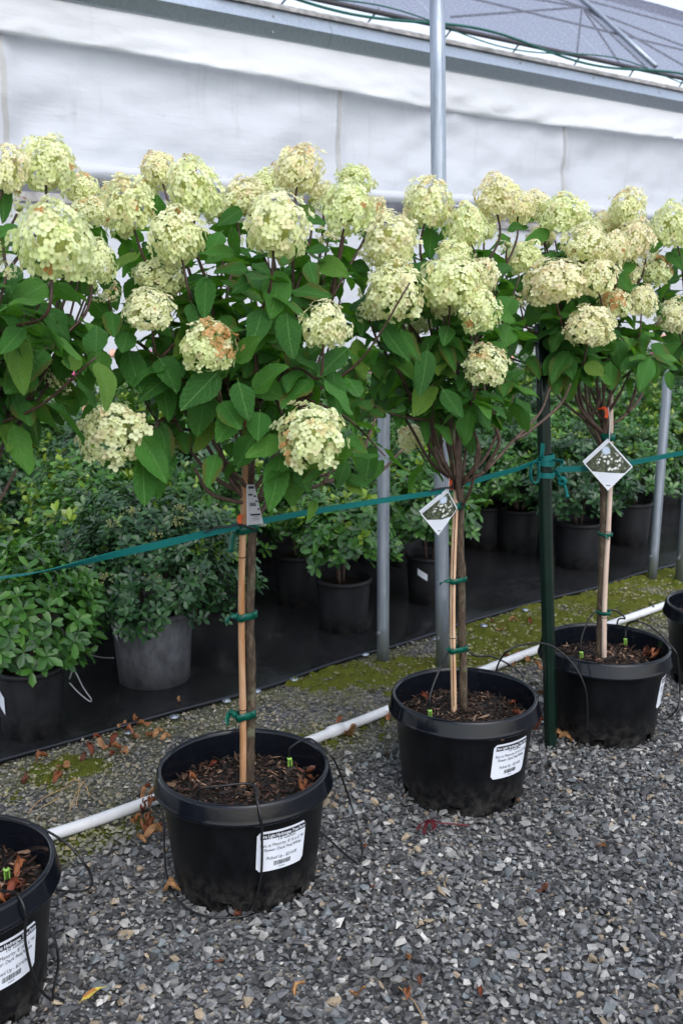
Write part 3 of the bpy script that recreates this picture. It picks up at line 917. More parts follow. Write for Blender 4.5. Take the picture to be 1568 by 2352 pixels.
def flower_mesh(name, seed, count, brown, sparse=False, top_brown=0.0):
    """one flower head about 1 wide and 1 high, centred; base of the stalk at z = -0.42"""
    r = random.Random(seed)
    V, F, C = [], [], []
    ga = math.pi * (3 - math.sqrt(5))
    cone = r.uniform(0.04, 0.28)
    bdir = Vector((r.gauss(0, 1), r.gauss(0, 1), r.uniform(-0.2, 1))).normalized()
    k0 = 0
    for i in range(count):
        zz = 1 - (i + 0.5) / count * 1.86
        zz += r.uniform(-0.03, 0.03)
        zz = max(-0.9, min(0.99, zz))
        a = i * ga + r.uniform(-0.25, 0.25)
        q = math.sqrt(max(0, 1 - zz * zz))
        dome = 0.47 * (1.03 - cone * max(0, zz) ** 1.2) * (r.uniform(0.84, 1.08) if r.random() < 0.86 else r.uniform(1.08, 1.24))
        lump = 1 + 0.32 * noise.noise(Vector((q * math.cos(a) * 1.6 + seed * 3.1, q * math.sin(a) * 1.6, zz * 1.6)))
        p = Vector((q * math.cos(a) * dome * lump, q * math.sin(a) * dome * lump, zz * (0.50 if zz > 0 else 0.44) * lump))
        if sparse and r.random() < 0.45: continue
        n = Vector((q * math.cos(a), q * math.sin(a), zz * 0.85 + 0.12))
        n = (n + Vector((r.gauss(0, 0.30), r.gauss(0, 0.30), r.gauss(0, 0.28) + 0.18))).normalized()
        t1 = n.orthogonal().normalized()
        t1 = Quaternion(n, r.uniform(0, 6.28)) @ t1
        t2 = n.cross(t1)
        size = r.uniform(0.070, 0.110) * (0.8 if zz > 0.75 else 1.0)
        # floret colour
        d = p.normalized().dot(bdir)
        x = r.random()
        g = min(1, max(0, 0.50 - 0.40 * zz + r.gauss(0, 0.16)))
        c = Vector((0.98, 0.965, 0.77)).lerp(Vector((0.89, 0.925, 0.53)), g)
        if x < 0.15: c = c.lerp(Vector((0.90, 0.70, 0.50)), 0.45)
        if brown > 0 and d > 1 - brown and r.random() < 0.72:
            c = Vector((0.62, 0.27, 0.11)).lerp(Vector((0.78, 0.50, 0.28)), r.random()); size *= 0.85
        elif x > 0.992: c = Vector((0.55, 0.27, 0.12))
        elif zz > 0.5 and r.random() < top_brown: c = c.lerp(Vector((0.80, 0.50, 0.25)), 0.55)
        cup = r.uniform(-0.35, 0.5)
        for k in range(4):
            if r.random() < 0.03: continue
            b = k * math.pi / 2 + r.uniform(-0.16, 0.16)
            e = t1 * math.cos(b) + t2 * math.sin(b)
            s = n.cross(e)
            L = size * r.uniform(0.88, 1.1); W = L * r.uniform(0.42, 0.50)
            bend = cup + r.uniform(-0.15, 0.15)
            o = len(V)
            lift = n * (0.006 * (k % 2))
            V.append(p + e * L * 0.06 + lift)
            V.append(p + e * L * 0.40 + s * W * 0.86 + n * L * (bend * 0.25 + 0.07) + lift)
            V.append(p + e * L * 0.45 + n * L * bend * 0.12 + lift)
            V.append(p + e * L * 0.40 - s * W * 0.86 + n * L * (bend * 0.25 + 0.07) + lift)
            V.append(p + e * L * 0.80 + s * W * 0.78 + n * L * (bend * 0.55 + 0.04) + lift)
            V.append(p + e * L * 0.85 + n * L * bend * 0.5 + lift)
            V.append(p + e * L * 0.80 - s * W * 0.78 + n * L * (bend * 0.55 + 0.04) + lift)
            V.append(p + e * L * 1.04 + n * L * bend * 0.8 + lift)
            F += [(o, o + 2, o + 1), (o, o + 3, o + 2), (o + 1, o + 2, o + 5, o + 4), (o + 2, o + 3, o + 6, o + 5), (o + 4, o + 5, o + 7), (o + 5, o + 6, o + 7)]
            cc = c * r.uniform(0.92, 1.06)
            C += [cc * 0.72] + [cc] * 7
        # heart of the floret
        o = len(V)
        for b in range(4):
            V.append(p + (t1 * math.cos(b * 1.57) + t2 * math.sin(b * 1.57)) * 0.014 + n * 0.012)
        F.append((o, o + 1, o + 2, o + 3)); C += [Vector((0.50, 0.40, 0.20))] * 4
    nf = len(F)
    midx = [0] * nf
    # core with stalklets
    bm = bmesh.new()
    bmesh.ops.create_icosphere(bm, subdivisions=2, radius=1)
    o = len(V)
    rr = 0.15 if sparse else 0.24
    for v in bm.verts:
        V.append(Vector((v.co.x * rr, v.co.y * rr, v.co.z * rr + 0.0))); C.append(Vector((0.3, 0.3, 0.1)))
    for f in bm.faces:
        F.append(tuple(v.index + o for v in f.verts)); midx.append(1)
    bm.free()
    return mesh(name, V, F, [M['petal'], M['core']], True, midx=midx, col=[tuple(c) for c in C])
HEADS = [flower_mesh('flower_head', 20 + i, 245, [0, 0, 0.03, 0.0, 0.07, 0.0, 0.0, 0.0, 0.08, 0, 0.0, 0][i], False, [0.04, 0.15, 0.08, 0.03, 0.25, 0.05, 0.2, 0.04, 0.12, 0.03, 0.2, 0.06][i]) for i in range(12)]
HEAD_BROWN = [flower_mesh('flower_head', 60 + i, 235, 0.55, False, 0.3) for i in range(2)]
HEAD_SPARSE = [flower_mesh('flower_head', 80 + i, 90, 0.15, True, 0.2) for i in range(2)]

# ------------------------------------------------------------------ black pots with price labels
PR, PH = 0.225, 0.31
def body_r(z): return 0.178 + (0.206 - 0.178) * z / 0.265
def pot_body():
    prof = [(0.0, 0.012), (0.165, 0.012), (0.168, 0.0), (0.176, 0.0), (0.1785, 0.006), (body_r(0.035), 0.035), (body_r(0.15), 0.15), (body_r(0.262), 0.262)]
    notch = set()
    for a in range(0, 72, 12): notch |= {a, a + 1}
    return lathe(prof, 72, lambda i, k: i == 4 and k in notch)
def pot_rim():
    prof = [(0.2055, 0.258), (0.2235, 0.259), (0.2255, 0.2625), (0.224, 0.267), (0.2215, 0.274), (0.2165, 0.302), (0.2140, 0.3085), (0.2090, 0.3105), (0.2040, 0.308), (0.2020, 0.300), (0.199, 0.255), (0.193, 0.205)]
    return lathe(prof, 96)
POT_BODY = mesh('pot', *pot_body(), M['pot'], True)
POT_RIM = mesh('rim', *pot_rim(), M['rim'], True)
def text_geo(s, size, bold=0.0):
    cu = bpy.data.curves.new('t', 'FONT')
    cu.body = s; cu.size = size; cu.align_x = 'CENTER'; cu.align_y = 'CENTER'
    cu.offset = bold
    cu.resolution_u = 2
    ob = bpy.data.objects.new('t', cu)
    COL.objects.link(ob)
    bpy.context.view_layer.update()
    me = bpy.data.meshes.new_from_object(ob.evaluated_get(bpy.context.evaluated_depsgraph_get()))
    v = [p.co.copy() for p in me.vertices]; f = [tuple(p.vertices) for p in me.polygons]
    bpy.data.objects.remove(ob); bpy.data.curves.remove(cu); bpy.data.meshes.remove(me)
    return v, f
LW, LH = 0.132, 0.110
def label_geo():
    """flat label (x, y, layer): white sheet, black heading band, lettering and barcode"""
    V, F, MI = [], [], []
    def add(vs, fs, z, mi):
        o = len(V)
        V.extend((p[0], p[1], z) for p in vs); F.extend(tuple(i + o for i in q) for q in fs); MI.extend([mi] * len(fs))
    # sheet with rounded corners, cut into strips so that it can follow the pot
    nx = 16
    vs, fs = [], []
    for i in range(nx + 1):
        x = -LW / 2 + LW * i / nx
        d = max(0, abs(x) - (LW / 2 - 0.010)) / 0.010
        hh = LH / 2 - 0.010 * (1 - math.sqrt(max(0, 1 - d * d)))
        for j in range(5): vs.append((x, -hh + 2 * hh * j / 4))
    for i in range(nx):
        for j in range(4):
            a = i * 5 + j; fs.append((a, a + 5, a + 6, a + 1))
    add(vs, fs, 0.0, 0)
    vs, fs = [], []
    for i in range(nx + 1):
        x = -LW / 2 + 0.008 + (LW - 0.009) * i / nx
        vs += [(x, LH / 2 - 0.021), (x, LH / 2 - 0.006)]
    for i in range(nx): fs.append((2 * i, 2 * i + 2, 2 * i + 3, 2 * i + 1))
    add(vs, fs, 0.0006, 1)
    for s, x, y, size, w, mi, z in (("Fire Light Hydrangea Tree Form", 0.003, LH / 2 - 0.0137, 0.0128, LW - 0.014, 0, 0.0012),
                          ("10 Gallon", 0.010, 0.0300, 0.0125, 0.047, 1, 0.0006),
                          ("Size at Maturity: 8' H x 6' W", 0.002, 0.0160, 0.0125, 0.119, 1, 0.0006),
                          ("Flower: Dark Pink/White", 0.003, 0.0030, 0.0125, 0.102, 1, 0.0006),
                          ("Picked Up - $214.00", 0.001, -0.0200, 0.0125, 0.082, 1, 0.0006),
                          ("00048205", 0.0, -0.0475, 0.0045, 0.016, 1, 0.0006)):
        v, f = text_geo(s, size, 0.0003 if mi == 0 else 0.0)
        x0, x1 = min(p.x for p in v), max(p.x for p in v)
        k = w / (x1 - x0)
        add([(x + (p.x - (x0 + x1) / 2) * k, y + p.y) for p in v], f, z, mi)
    rr = random.Random(3)
    x = -0.022
    while x < 0.022:
        w = rr.choice((0.0008, 0.0008, 0.0014, 0.002))
        add([(x, -0.042), (x + w, -0.042), (x + w, -0.030), (x, -0.030)], [(0, 1, 2, 3)], 0.0006, 1)
        x += w + rr.choice((0.0007, 0.0009, 0.0015))
    return V, F, MI
LABEL = label_geo()
def pot_label(th0, zc, tilt=0.0):
    """label wrapped on the pot at angle th0 (measured in plan)"""
    V, F, MI = LABEL
    out = []
    for x, y, l in V:
        xr = x * math.cos(tilt) - y * math.sin(tilt); yr = x * math.sin(tilt) + y * math.cos(tilt)
        z = zc + yr
        r = body_r(z) + 0.0010 + l
        a = th0 + xr / body_r(zc)
        out.append((r * math.cos(a), r * math.sin(a), z))
    return mesh('price_label', out, F, [M['paper'], M['ink']], False, midx=MI)
def soil_mesh():
    V, F = [], []
    seg, rings = 40, 9
    V.append((0, 0, 0.245))
    for i in range(1, rings + 1):
        r = 0.203 * i / rings if i < rings else 0.2015
        for k in range(seg):
            a = 2 * math.pi * k / seg
            z = 0.240 + 0.010 * math.exp(-(r / 0.07) ** 2) + 0.010 * fbm(r * math.cos(a) * 14, r * math.sin(a) * 14) - 0.012 * (r / 0.2) ** 4
            V.append((r * math.cos(a), r * math.sin(a), z))
    for k in range(seg): F.append((0, 1 + k, 1 + (k + 1) % seg))
    for i in range(rings - 1):
        for k in range(seg):
            a = 1 + i * seg
            F.append((a + k, a + (k + 1) % seg, a + seg + (k + 1) % seg, a + seg + k))
    return mesh('soil', V, F, M['soil'], True)
SOIL = soil_mesh()
def chips_mesh():
    n = 1600
    a = NR.uniform(0, 2 * np.pi, n); r = 0.192 * np.sqrt(NR.uniform(0, 1, n))
    pos = np.stack([r * np.cos(a), r * np.sin(a), 0.246 + 0.010 * np.exp(-(r / 0.07) ** 2) - 0.008 * (r / 0.2) ** 4 + NR.uniform(-0.003, 0.007, n)], 1)
    L = NR.lognormal(math.log(0.0078), 0.5, n).clip(0.003, 0.024)
    scl = np.stack([L, L * NR.uniform(0.2, 0.5, n), L * NR.uniform(0.15, 0.35, n)], 1)
    k = NR.uniform(0, 1, n)[:, None]
    g = NR.uniform(0.3, 1.6, n)[:, None]
    col = np.where(k < 0.55, np.array([0.012, 0.008, 0.006]) * g, np.where(k < 0.84, np.array([0.060, 0.028, 0.017]) * g, np.array([0.20, 0.125, 0.080]) * g))
    return build_mass('mulch', STONES[:5], pos, rotations(n, 0.45), scl, col, M['chip'])
MULCH = chips_mesh()

# ------------------------------------------------------------------ hydrangea trees
# flower heads: x, y, width, height measured on the photograph, distance, kind (n normal, b brown, s sparse)
FLOWERS = {
 0: [(110, 379, 128, 132, 2.00, 'n'), (20, 395, 86, 112, 1.94, 'n'), (126, 556, 172, 182, 1.74, 'n'), (222, 602, 86, 104, 2.06, 'n'), (188, 434, 84, 74, 2.18, 'n'),
     (205, 486, 92, 70, 2.16, 'n'), (44, 478, 70, 56, 2.06, 's'), (20, 620, 50, 44, 1.80, 's'), (128, 876, 80, 46, 2.05, 's'), (-20, 560, 80, 90, 2.1, 'n'), (-110, 480, 120, 130, 1.9, 'n'), (-210, 430, 120, 130, 2.0, 'n'), (-160, 620, 130, 130, 1.7, 'n'), (-290, 540, 120, 120, 1.8, 'n'), (-330, 680, 120, 120, 1.75, 'n'), (-120, 800, 110, 110, 1.75, 'n')],
 1: [(292, 478, 126, 138, 2.26, 'n'), (366, 391, 84, 92, 2.50, 'n'), (446, 432, 124, 150, 2.30, 'n'), (408, 544, 122, 134, 2.18, 'n'), (633, 523, 144, 156, 2.10, 'n'),
     (684, 393, 112, 120, 2.42, 'n'), (566, 458, 116, 100, 2.55, 'n'), (618, 420, 70, 66, 2.60, 'n'), (716, 462, 66, 54, 2.55, 's'), (798, 480, 120, 130, 2.30, 'n'),
     (818, 410, 84, 62, 2.50, 'n'), (369, 636, 112, 84, 2.24, 'n'), (246, 672, 78, 56, 2.2, 's'), (343, 712, 114, 96, 2.12, 'n'), (480, 797, 128, 130, 2.06, 'b'),
     (259, 990, 146, 134, 2.08, 'n'), (718, 1003, 150, 156, 2.02, 'n'), (746, 750, 104, 110, 2.12, 'n'), (500, 480, 80, 60, 2.55, 'n'), (330, 440, 62, 60, 2.5, 'n'), (535, 465, 70, 60, 2.5, 's'), (742, 442, 62, 52, 2.55, 'n'), (862, 478, 52, 54, 2.6, 'n'), (755, 540, 60, 54, 2.5, 's'), (250, 440, 60, 56, 2.45, 's')],
 2: [(892, 553, 132, 122, 2.56, 'n'), (905, 668, 136, 138, 2.50, 'n'), (983, 469, 112, 116, 2.70, 'n'), (1072, 520, 88, 108, 2.66, 'n'), (1140, 454, 100, 106, 2.74, 'n'),
     (1190, 478, 64, 84, 2.95, 'n'), (1042, 582, 86, 64, 2.64, 'n'), (1036, 652, 140, 134, 2.52, 'n'), (1104, 634, 76, 84, 2.60, 'n'), (1098, 714, 102, 112, 2.50, 'n'),
     (1112, 838, 106, 98, 2.54, 'n'), (962, 746, 60, 46, 2.80, 'n'), (942, 1006, 64, 62, 3.05, 'n'), (842, 720, 54, 50, 2.52, 's'), (1018, 700, 64, 66, 2.58, 'n'), (870, 600, 70, 70, 2.7, 's'), (935, 520, 54, 60, 2.85, 'n'), (1018, 548, 50, 44, 2.9, 's'), (1112, 524, 54, 60, 2.95, 'n'), (1165, 560, 60, 50, 2.95, 's')],
 3: [(1228, 475, 76, 74, 3.20, 'n'), (1292, 489, 98, 90, 3.12, 'n'), (1336, 506, 54, 52, 3.22, 'n'), (1440, 477, 82, 88, 3.30, 'n'), (1388, 512, 64, 56, 3.40, 'n'),
     (1455, 552, 82, 100, 3.16, 'n'), (1346, 560, 112, 84, 3.02, 'n'), (1410, 572, 60, 80, 3.06, 'n'), (1202, 592, 92, 76, 3.0, 'n'), (1267, 654, 138, 108, 2.92, 'n'),
     (1371, 635, 84, 94, 2.98, 'n'), (1474, 692, 64, 78, 3.12, 'n'), (1412, 698, 72, 68, 3.04, 'b'), (1354, 751, 112, 98, 2.92, 'n'), (1190, 692, 48, 40, 2.95, 's'), (1245, 540, 60, 50, 3.3, 'n'), (1262, 502, 58, 56, 3.35, 'n'), (1322, 482, 50, 48, 3.4, 's'), (1366, 530, 62, 52, 3.35, 'n'), (1422, 520, 52, 60, 3.4, 'n'), (1312, 604, 60, 50, 3.2, 's'), (1440, 625, 62, 66, 3.2, 'n'), (1488, 565, 58, 60, 3.3, 's')],
 4: [(1545, 520, 92, 108, 3.30, 'n'), (1504, 620, 78, 74, 3.34, 'b'), (1548, 722, 78, 82, 3.30, 'n'), (1620, 600, 100, 100, 3.4, 'n'), (1500, 545, 40, 44, 3.5, 'n'), (1655, 500, 90, 100, 3.5, 'n'), (1715, 560, 100, 96, 3.4, 'n'), (1750, 650, 90, 90, 3.4, 'n'), (1670, 690, 90, 84, 3.3, 'n'), (1610, 470, 84, 84, 3.7, 'n'), (1775, 520, 84, 90, 3.7, 'n'), (1700, 470, 80, 80, 3.9, 'n'), (1620, 760, 80, 80, 3.45, 'n')],
}
# leaves that stand out: base x, y -> tip x, y, width, distance
def _c(x0, y0, k, rows): return [(x0 + a * k, y0 + b * k, x0 + c * k, y0 + d * k, w * k, Y) for a, b, c, d, w, Y in rows]
KEY = {
 0: _c(0, 689, .2563, [(120, 250, 220, 800, 290, 1.80), (200, 150, 370, 450, 200, 1.90), (420, 250, 400, 610, 170, 1.95), (600, 470, 540, 700, 210, 2.0), (60, 120, 230, 10, 150, 1.85),
                       (300, 60, 510, 150, 150, 1.98), (20, 560, 120, 760, 150, 2.0), (350, 840, 180, 820, 90, 2.0), (640, 330, 760, 250, 150, 2.05), (0, 160, 150, 30, 160, 1.82)]) +
    _c(0, 287, .2563, [(20, 560, 60, 800, 120, 1.95), (150, 900, 20, 960, 120, 1.9), (40, 1080, 170, 1060, 100, 1.9), (0, 900, 60, 1040, 120, 1.9), (190, 1290, 20, 1400, 190, 1.85), (330, 1480, 120, 1560, 190, 1.9)]),
 1: _c(402, 689, .2563, [(1000, 110, 1040, 500, 250, 2.10), (380, 650, 55, 990, 285, 2.04), (570, 735, 650, 1030, 245, 2.02), (710, 800, 1000, 590, 235, 2.10), (590, 940, 385, 1255, 260, 2.06),
                         (760, 1010, 740, 1265, 220, 2.05), (970, 1240, 630, 1420, 190, 2.05), (540, 530, 755, 340, 210, 2.08), (1030, 650, 1010, 930, 195, 2.16), (1530, 450, 1280, 680, 215, 2.16),
                         (1420, 640, 1460, 1010, 205, 2.18), (900, 120, 680, 390, 265, 2.16), (930, 310, 760, 560, 230, 2.22), (1080, 420, 1120, 690, 220, 2.2), (370, 1390, 290, 1640, 205, 2.06),
                         (420, 140, 520, 330, 190, 2.2), (130, 230, 20, 680, 140, 2.2), (700, 1230, 560, 1480, 220, 2.14), (1200, 520, 1230, 760, 170, 2.24), (660, 560, 620, 690, 160, 2.2),
                         (250, 990, 130, 1110, 200, 2.16), (370, 1100, 170, 1310, 190, 2.18), (60, 1180, 90, 1340, 160, 2.2), (1440, 1430, 1568, 1330, 150, 2.1), (480, 1290, 500, 1390, 110, 2.2)]) +
    _c(402, 287, .2563, [(940, 1320, 860, 1730, 280, 2.14), (280, 1360, 260, 1700, 220, 2.16), (420, 960, 300, 1160, 180, 2.2), (530, 1160, 240, 1150, 120, 2.15), (650, 1290, 350, 1330, 170, 2.2),
                         (820, 1340, 520, 1440, 190, 2.18), (1130, 720, 1240, 840, 150, 2.45), (590, 760, 380, 900, 140, 2.4), (1350, 880, 1170, 840, 110, 2.4), (1380, 1110, 1220, 1100, 110, 2.3),
                         (1200, 1230, 1250, 1420, 180, 2.25), (1300, 1240, 1540, 1330, 200, 2.3), (700, 1240, 830, 1300, 130, 2.3), (1050, 1480, 1390, 1520, 170, 2.2), (560, 1440, 620, 1568, 180, 2.25)]) +
    _c(0, 689, .2563, [(890, 450, 900, 680, 225, 2.10), (760, 515, 780, 900, 205, 2.12), (1150, 460, 1270, 840, 225, 2.14), (1440, 700, 1530, 1060, 210, 2.16), (1000, 110, 1030, 330, 180, 2.12),
                       (1150, 290, 1090, 480, 190, 2.10), (720, 450, 900, 200, 200, 2.2), (1290, 1260, 1500, 1560, 210, 2.06), (640, 800, 660, 1010, 185, 2.2), (1130, 620, 935, 830, 170, 2.24),
                       (1240, 450, 1370, 760, 200, 2.2), (730, 840, 400, 840, 80, 2.15), (1500, 320, 1400, 530, 200, 2.25), (880, 970, 720, 1100, 170, 2.22), (1380, 560, 1560, 620, 130, 2.2), (900, 1330, 830, 1450, 110, 2.15)]) +
    _c(0, 1033, .2563, [(1280, 60, 1300, 500, 255, 2.06), (1400, 190, 1420, 450, 150, 2.10), (1270, -110, 1490, 270, 240, 2.04), (1150, -20, 1240, 150, 170, 2.1), (1050, 90, 935, 170, 60, 2.1)]) +
    [(644, 1050, 622, 1170, 62, 2.06), (532, 1068, 520, 1100, 17, 2.2), (745, 1080, 700, 1098, 20, 2.1), (795, 1100, 830, 1140, 28, 2.2), (790, 1102, 838, 1106, 26, 2.2), (775, 1110, 760, 1082, 20, 2.2), (720, 1150, 714, 1186, 18, 2.2), (800, 1005, 830, 1030, 44, 2.1)],
 2: _c(804, 689, .2563, [(60, 350, 120, 720, 200, 2.52), (270, 210, 530, 570, 95, 2.5), (450, 260, 610, 530, 155, 2.5), (690, 450, 640, 820, 205, 2.48), (820, 330, 940, 620, 125, 2.55),
                         (830, 800, 1000, 1060, 185, 2.5), (130, 960, 320, 1050, 145, 2.55), (450, 970, 430, 1150, 115, 2.6), (40, 880, 40, 1190, 125, 2.55), (600, 620, 640, 950, 130, 2.6), (650, 1040, 690, 1250, 95, 2.62),
                         (200, 520, 310, 740, 135, 2.56), (20, 620, 110, 920, 160, 2.6), (300, 480, 330, 860, 180, 2.64), (960, 700, 1030, 800, 90, 2.6), (1170, 920, 1200, 1060, 70, 2.75), (1190, 1180, 1180, 1080, 70, 2.75),
                         (650, 860, 740, 1040, 130, 2.66), (780, 620, 960, 690, 110, 2.6), (1430, 640, 1420, 900, 150, 2.85), (160, 30, 100, 330, 180, 2.55), (800, 1240, 720, 1350, 120, 2.8), (1060, 1180, 1090, 1370, 130, 2.85)]) +
    _c(804, 344.5, .2563, [(720, 680, 715, 940, 165, 2.72), (960, 660, 800, 760, 70, 2.75), (60, 1060, 130, 1230, 130, 2.6), (-20, 1000, 150, 1060, 150, 2.6), (120, 1270, 150, 1160, 110, 2.55), (850, 720, 960, 780, 100, 2.8), (1330, 760, 1430, 820, 60, 2.9),
                           (1230, 900, 1380, 820, 90, 2.85), (1420, 690, 1540, 700, 110, 2.9), (1430, 1040, 1310, 1140, 130, 2.8), (1190, 960, 1330, 1050, 120, 2.8), (1450, 1320, 1330, 1500, 200, 2.75)]),
 3: _c(1166, 689, .2563, [(550, 470, 370, 670, 195, 2.95), (440, 640, 430, 840, 145, 2.98), (620, 580, 740, 770, 85, 2.98), (960, 330, 1010, 600, 160, 3.05), (1220, 250, 1220, 500, 105, 3.1), (180, 510, 290, 670, 105, 3.0),
                          (400, 110, 460, 340, 130, 3.0), (580, 650, 520, 800, 120, 3.05), (500, 770, 500, 890, 75, 3.05), (1130, 570, 1190, 690, 90, 3.15), (1370, 600, 1380, 690, 90, 3.2), (1080, 710, 1090, 830, 60, 3.15),
                          (60, 120, 50, 390, 170, 3.0), (150, 300, 200, 480, 140, 3.05), (640, 430, 870, 610, 70, 3.0), (360, 380, 330, 650, 110, 3.1), (1210, 700, 1230, 850, 90, 3.2), (1440, 640, 1450, 790, 90, 3.3)]) +
    _c(1166, 344.5, .2563, [(380, 730, 150, 830, 120, 3.1), (230, 620, 80, 600, 50, 3.15), (170, 690, 20, 710, 90, 3.15), (1260, 860, 1390, 860, 130, 3.2), (960, 1100, 1100, 1260, 150, 3.1), (1110, 990, 1050, 1140, 110, 3.15),
                            (430, 960, 320, 960, 100, 3.05), (520, 740, 440, 710, 50, 3.2), (20, 1150, 150, 1240, 120, 3.0), (640, 1370, 520, 1480, 150, 3.05), (330, 1010, 430, 980, 90, 3.1)]),
 4: _c(1166, 344.5, .2563, [(1420, 920, 1568, 1040, 110, 3.3), (1480, 880, 1568, 960, 110, 3.35), (1360, 1300, 1450, 1220, 120, 3.3), (1350, 1420, 1400, 1480, 90, 3.3)]),
}
# trunk foot, trunk top, stake foot, stake top on the photograph
TRUNK = {0: None, 1: ((572, 1790, 2.332), (580, 1135, 2.345), (553, 1790, 2.32), (563, 905, 2.325)),
         2: ((1064, 1618, 2.79), (1056, 1118, 2.80), (1040, 1618, 2.775), (1047, 905, 2.78)),
         3: ((1377, 1500, 3.23), (1388, 985, 3.235), (1388, 1507, 3.215), (1403, 905, 3.225)), 4: None}
LAB = {0: ('potted_hydrangea', 'hydrangea tree in the black pot cut off at the left edge'),
       1: ('potted_hydrangea', 'nearest whole hydrangea tree, in black pot with readable white price label'),
       2: ('potted_hydrangea', 'hydrangea tree in black pot beside the dark green post, second whole pot'),
       3: ('potted_hydrangea', 'hydrangea tree in the black pot just behind the dark green post'),
       4: ('potted_hydrangea', 'hydrangea tree in the farthest pot, cut off at the right edge')}
BARE = {1: [[(580, 1150, 0), (640, 1138, -.03), (700, 1124, -.04), (742, 1108, -.03), (765, 1070, 0)], [(578, 1132, 0), (548, 1098, -.05), (520, 1058, -.08)], [(700, 1124, -.04), (716, 1098, -.02), (760, 1085, 0), (800, 1050, .02)],
             [(742, 1108, -.03), (800, 1098, .02), (860, 1094, .06), (926, 1030, .08)], [(828, 1098, .04), (838, 1030, .06), (862, 960, .08)]],
        2: [[(1058, 1112, 0), (1112, 1082, -.02), (1180, 1010, .02), (1238, 950, .08), (1262, 890, .12)], [(1058, 1106, 0), (1108, 1058, .04), (1140, 1000, .06), (1172, 930, .08), (1190, 850, .1)], [(1050, 1110, 0), (990, 1062, -.04), (945, 985, -.06), (915, 940, -.08)],
            [(1050, 1106, 0), (1010, 1050, .05), (985, 970, .06), (965, 900, .06)], [(1060, 1112, 0), (1100, 1046, -.04), (1082, 970, -.06), (1072, 900, -.06)], [(1112, 1082, -.02), (1146, 1012, -.04), (1120, 950, -.05), (1110, 880, -.05)], [(1180, 1010, .02), (1215, 990, .05), (1285, 930, .1), (1310, 880, .1)]],
        3: [[(1388, 1000, 0), (1345, 966, -.03), (1300, 930, -.05), (1262, 890, -.06)], [(1390, 985, 0), (1440, 948, .02), (1475, 905, .05), (1500, 860, .08)], [(1388, 960, 0), (1422, 905, -.04), (1448, 850, -.06)], [(1384, 960, 0), (1358, 900, .04), (1342, 850, .05)], [(1345, 966, -.03), (1372, 930, -.06), (1378, 890, -.07)], [(1440, 948, .02), (1460, 890, .0), (1462, 840, 0)]]}
def hides_bloom(p):
    """a loose leaf would grow right in front of a flower head: growers pinch those off"""
    q = p - Vector((0, 0, CAMH))
    zc = q.y * CP - q.z * SP
    x, y = CX + FPX * q.x / zc, CY - FPX * (q.y * SP + q.z * CP) / zc
    for hs_ in FLOWERS.values():
        for hx, hy, w, h, Y, kd in hs_:
            if p.y < Y and ((x - hx) / (0.5 * w + 22)) ** 2 + ((y - hy) / (0.5 * h + 22)) ** 2 < 1: return True
    return False
LABEL_ANGLE = {0: 31, 1: 26.5, 2: 44, 3: 84, 4: 60}
crotch = {}
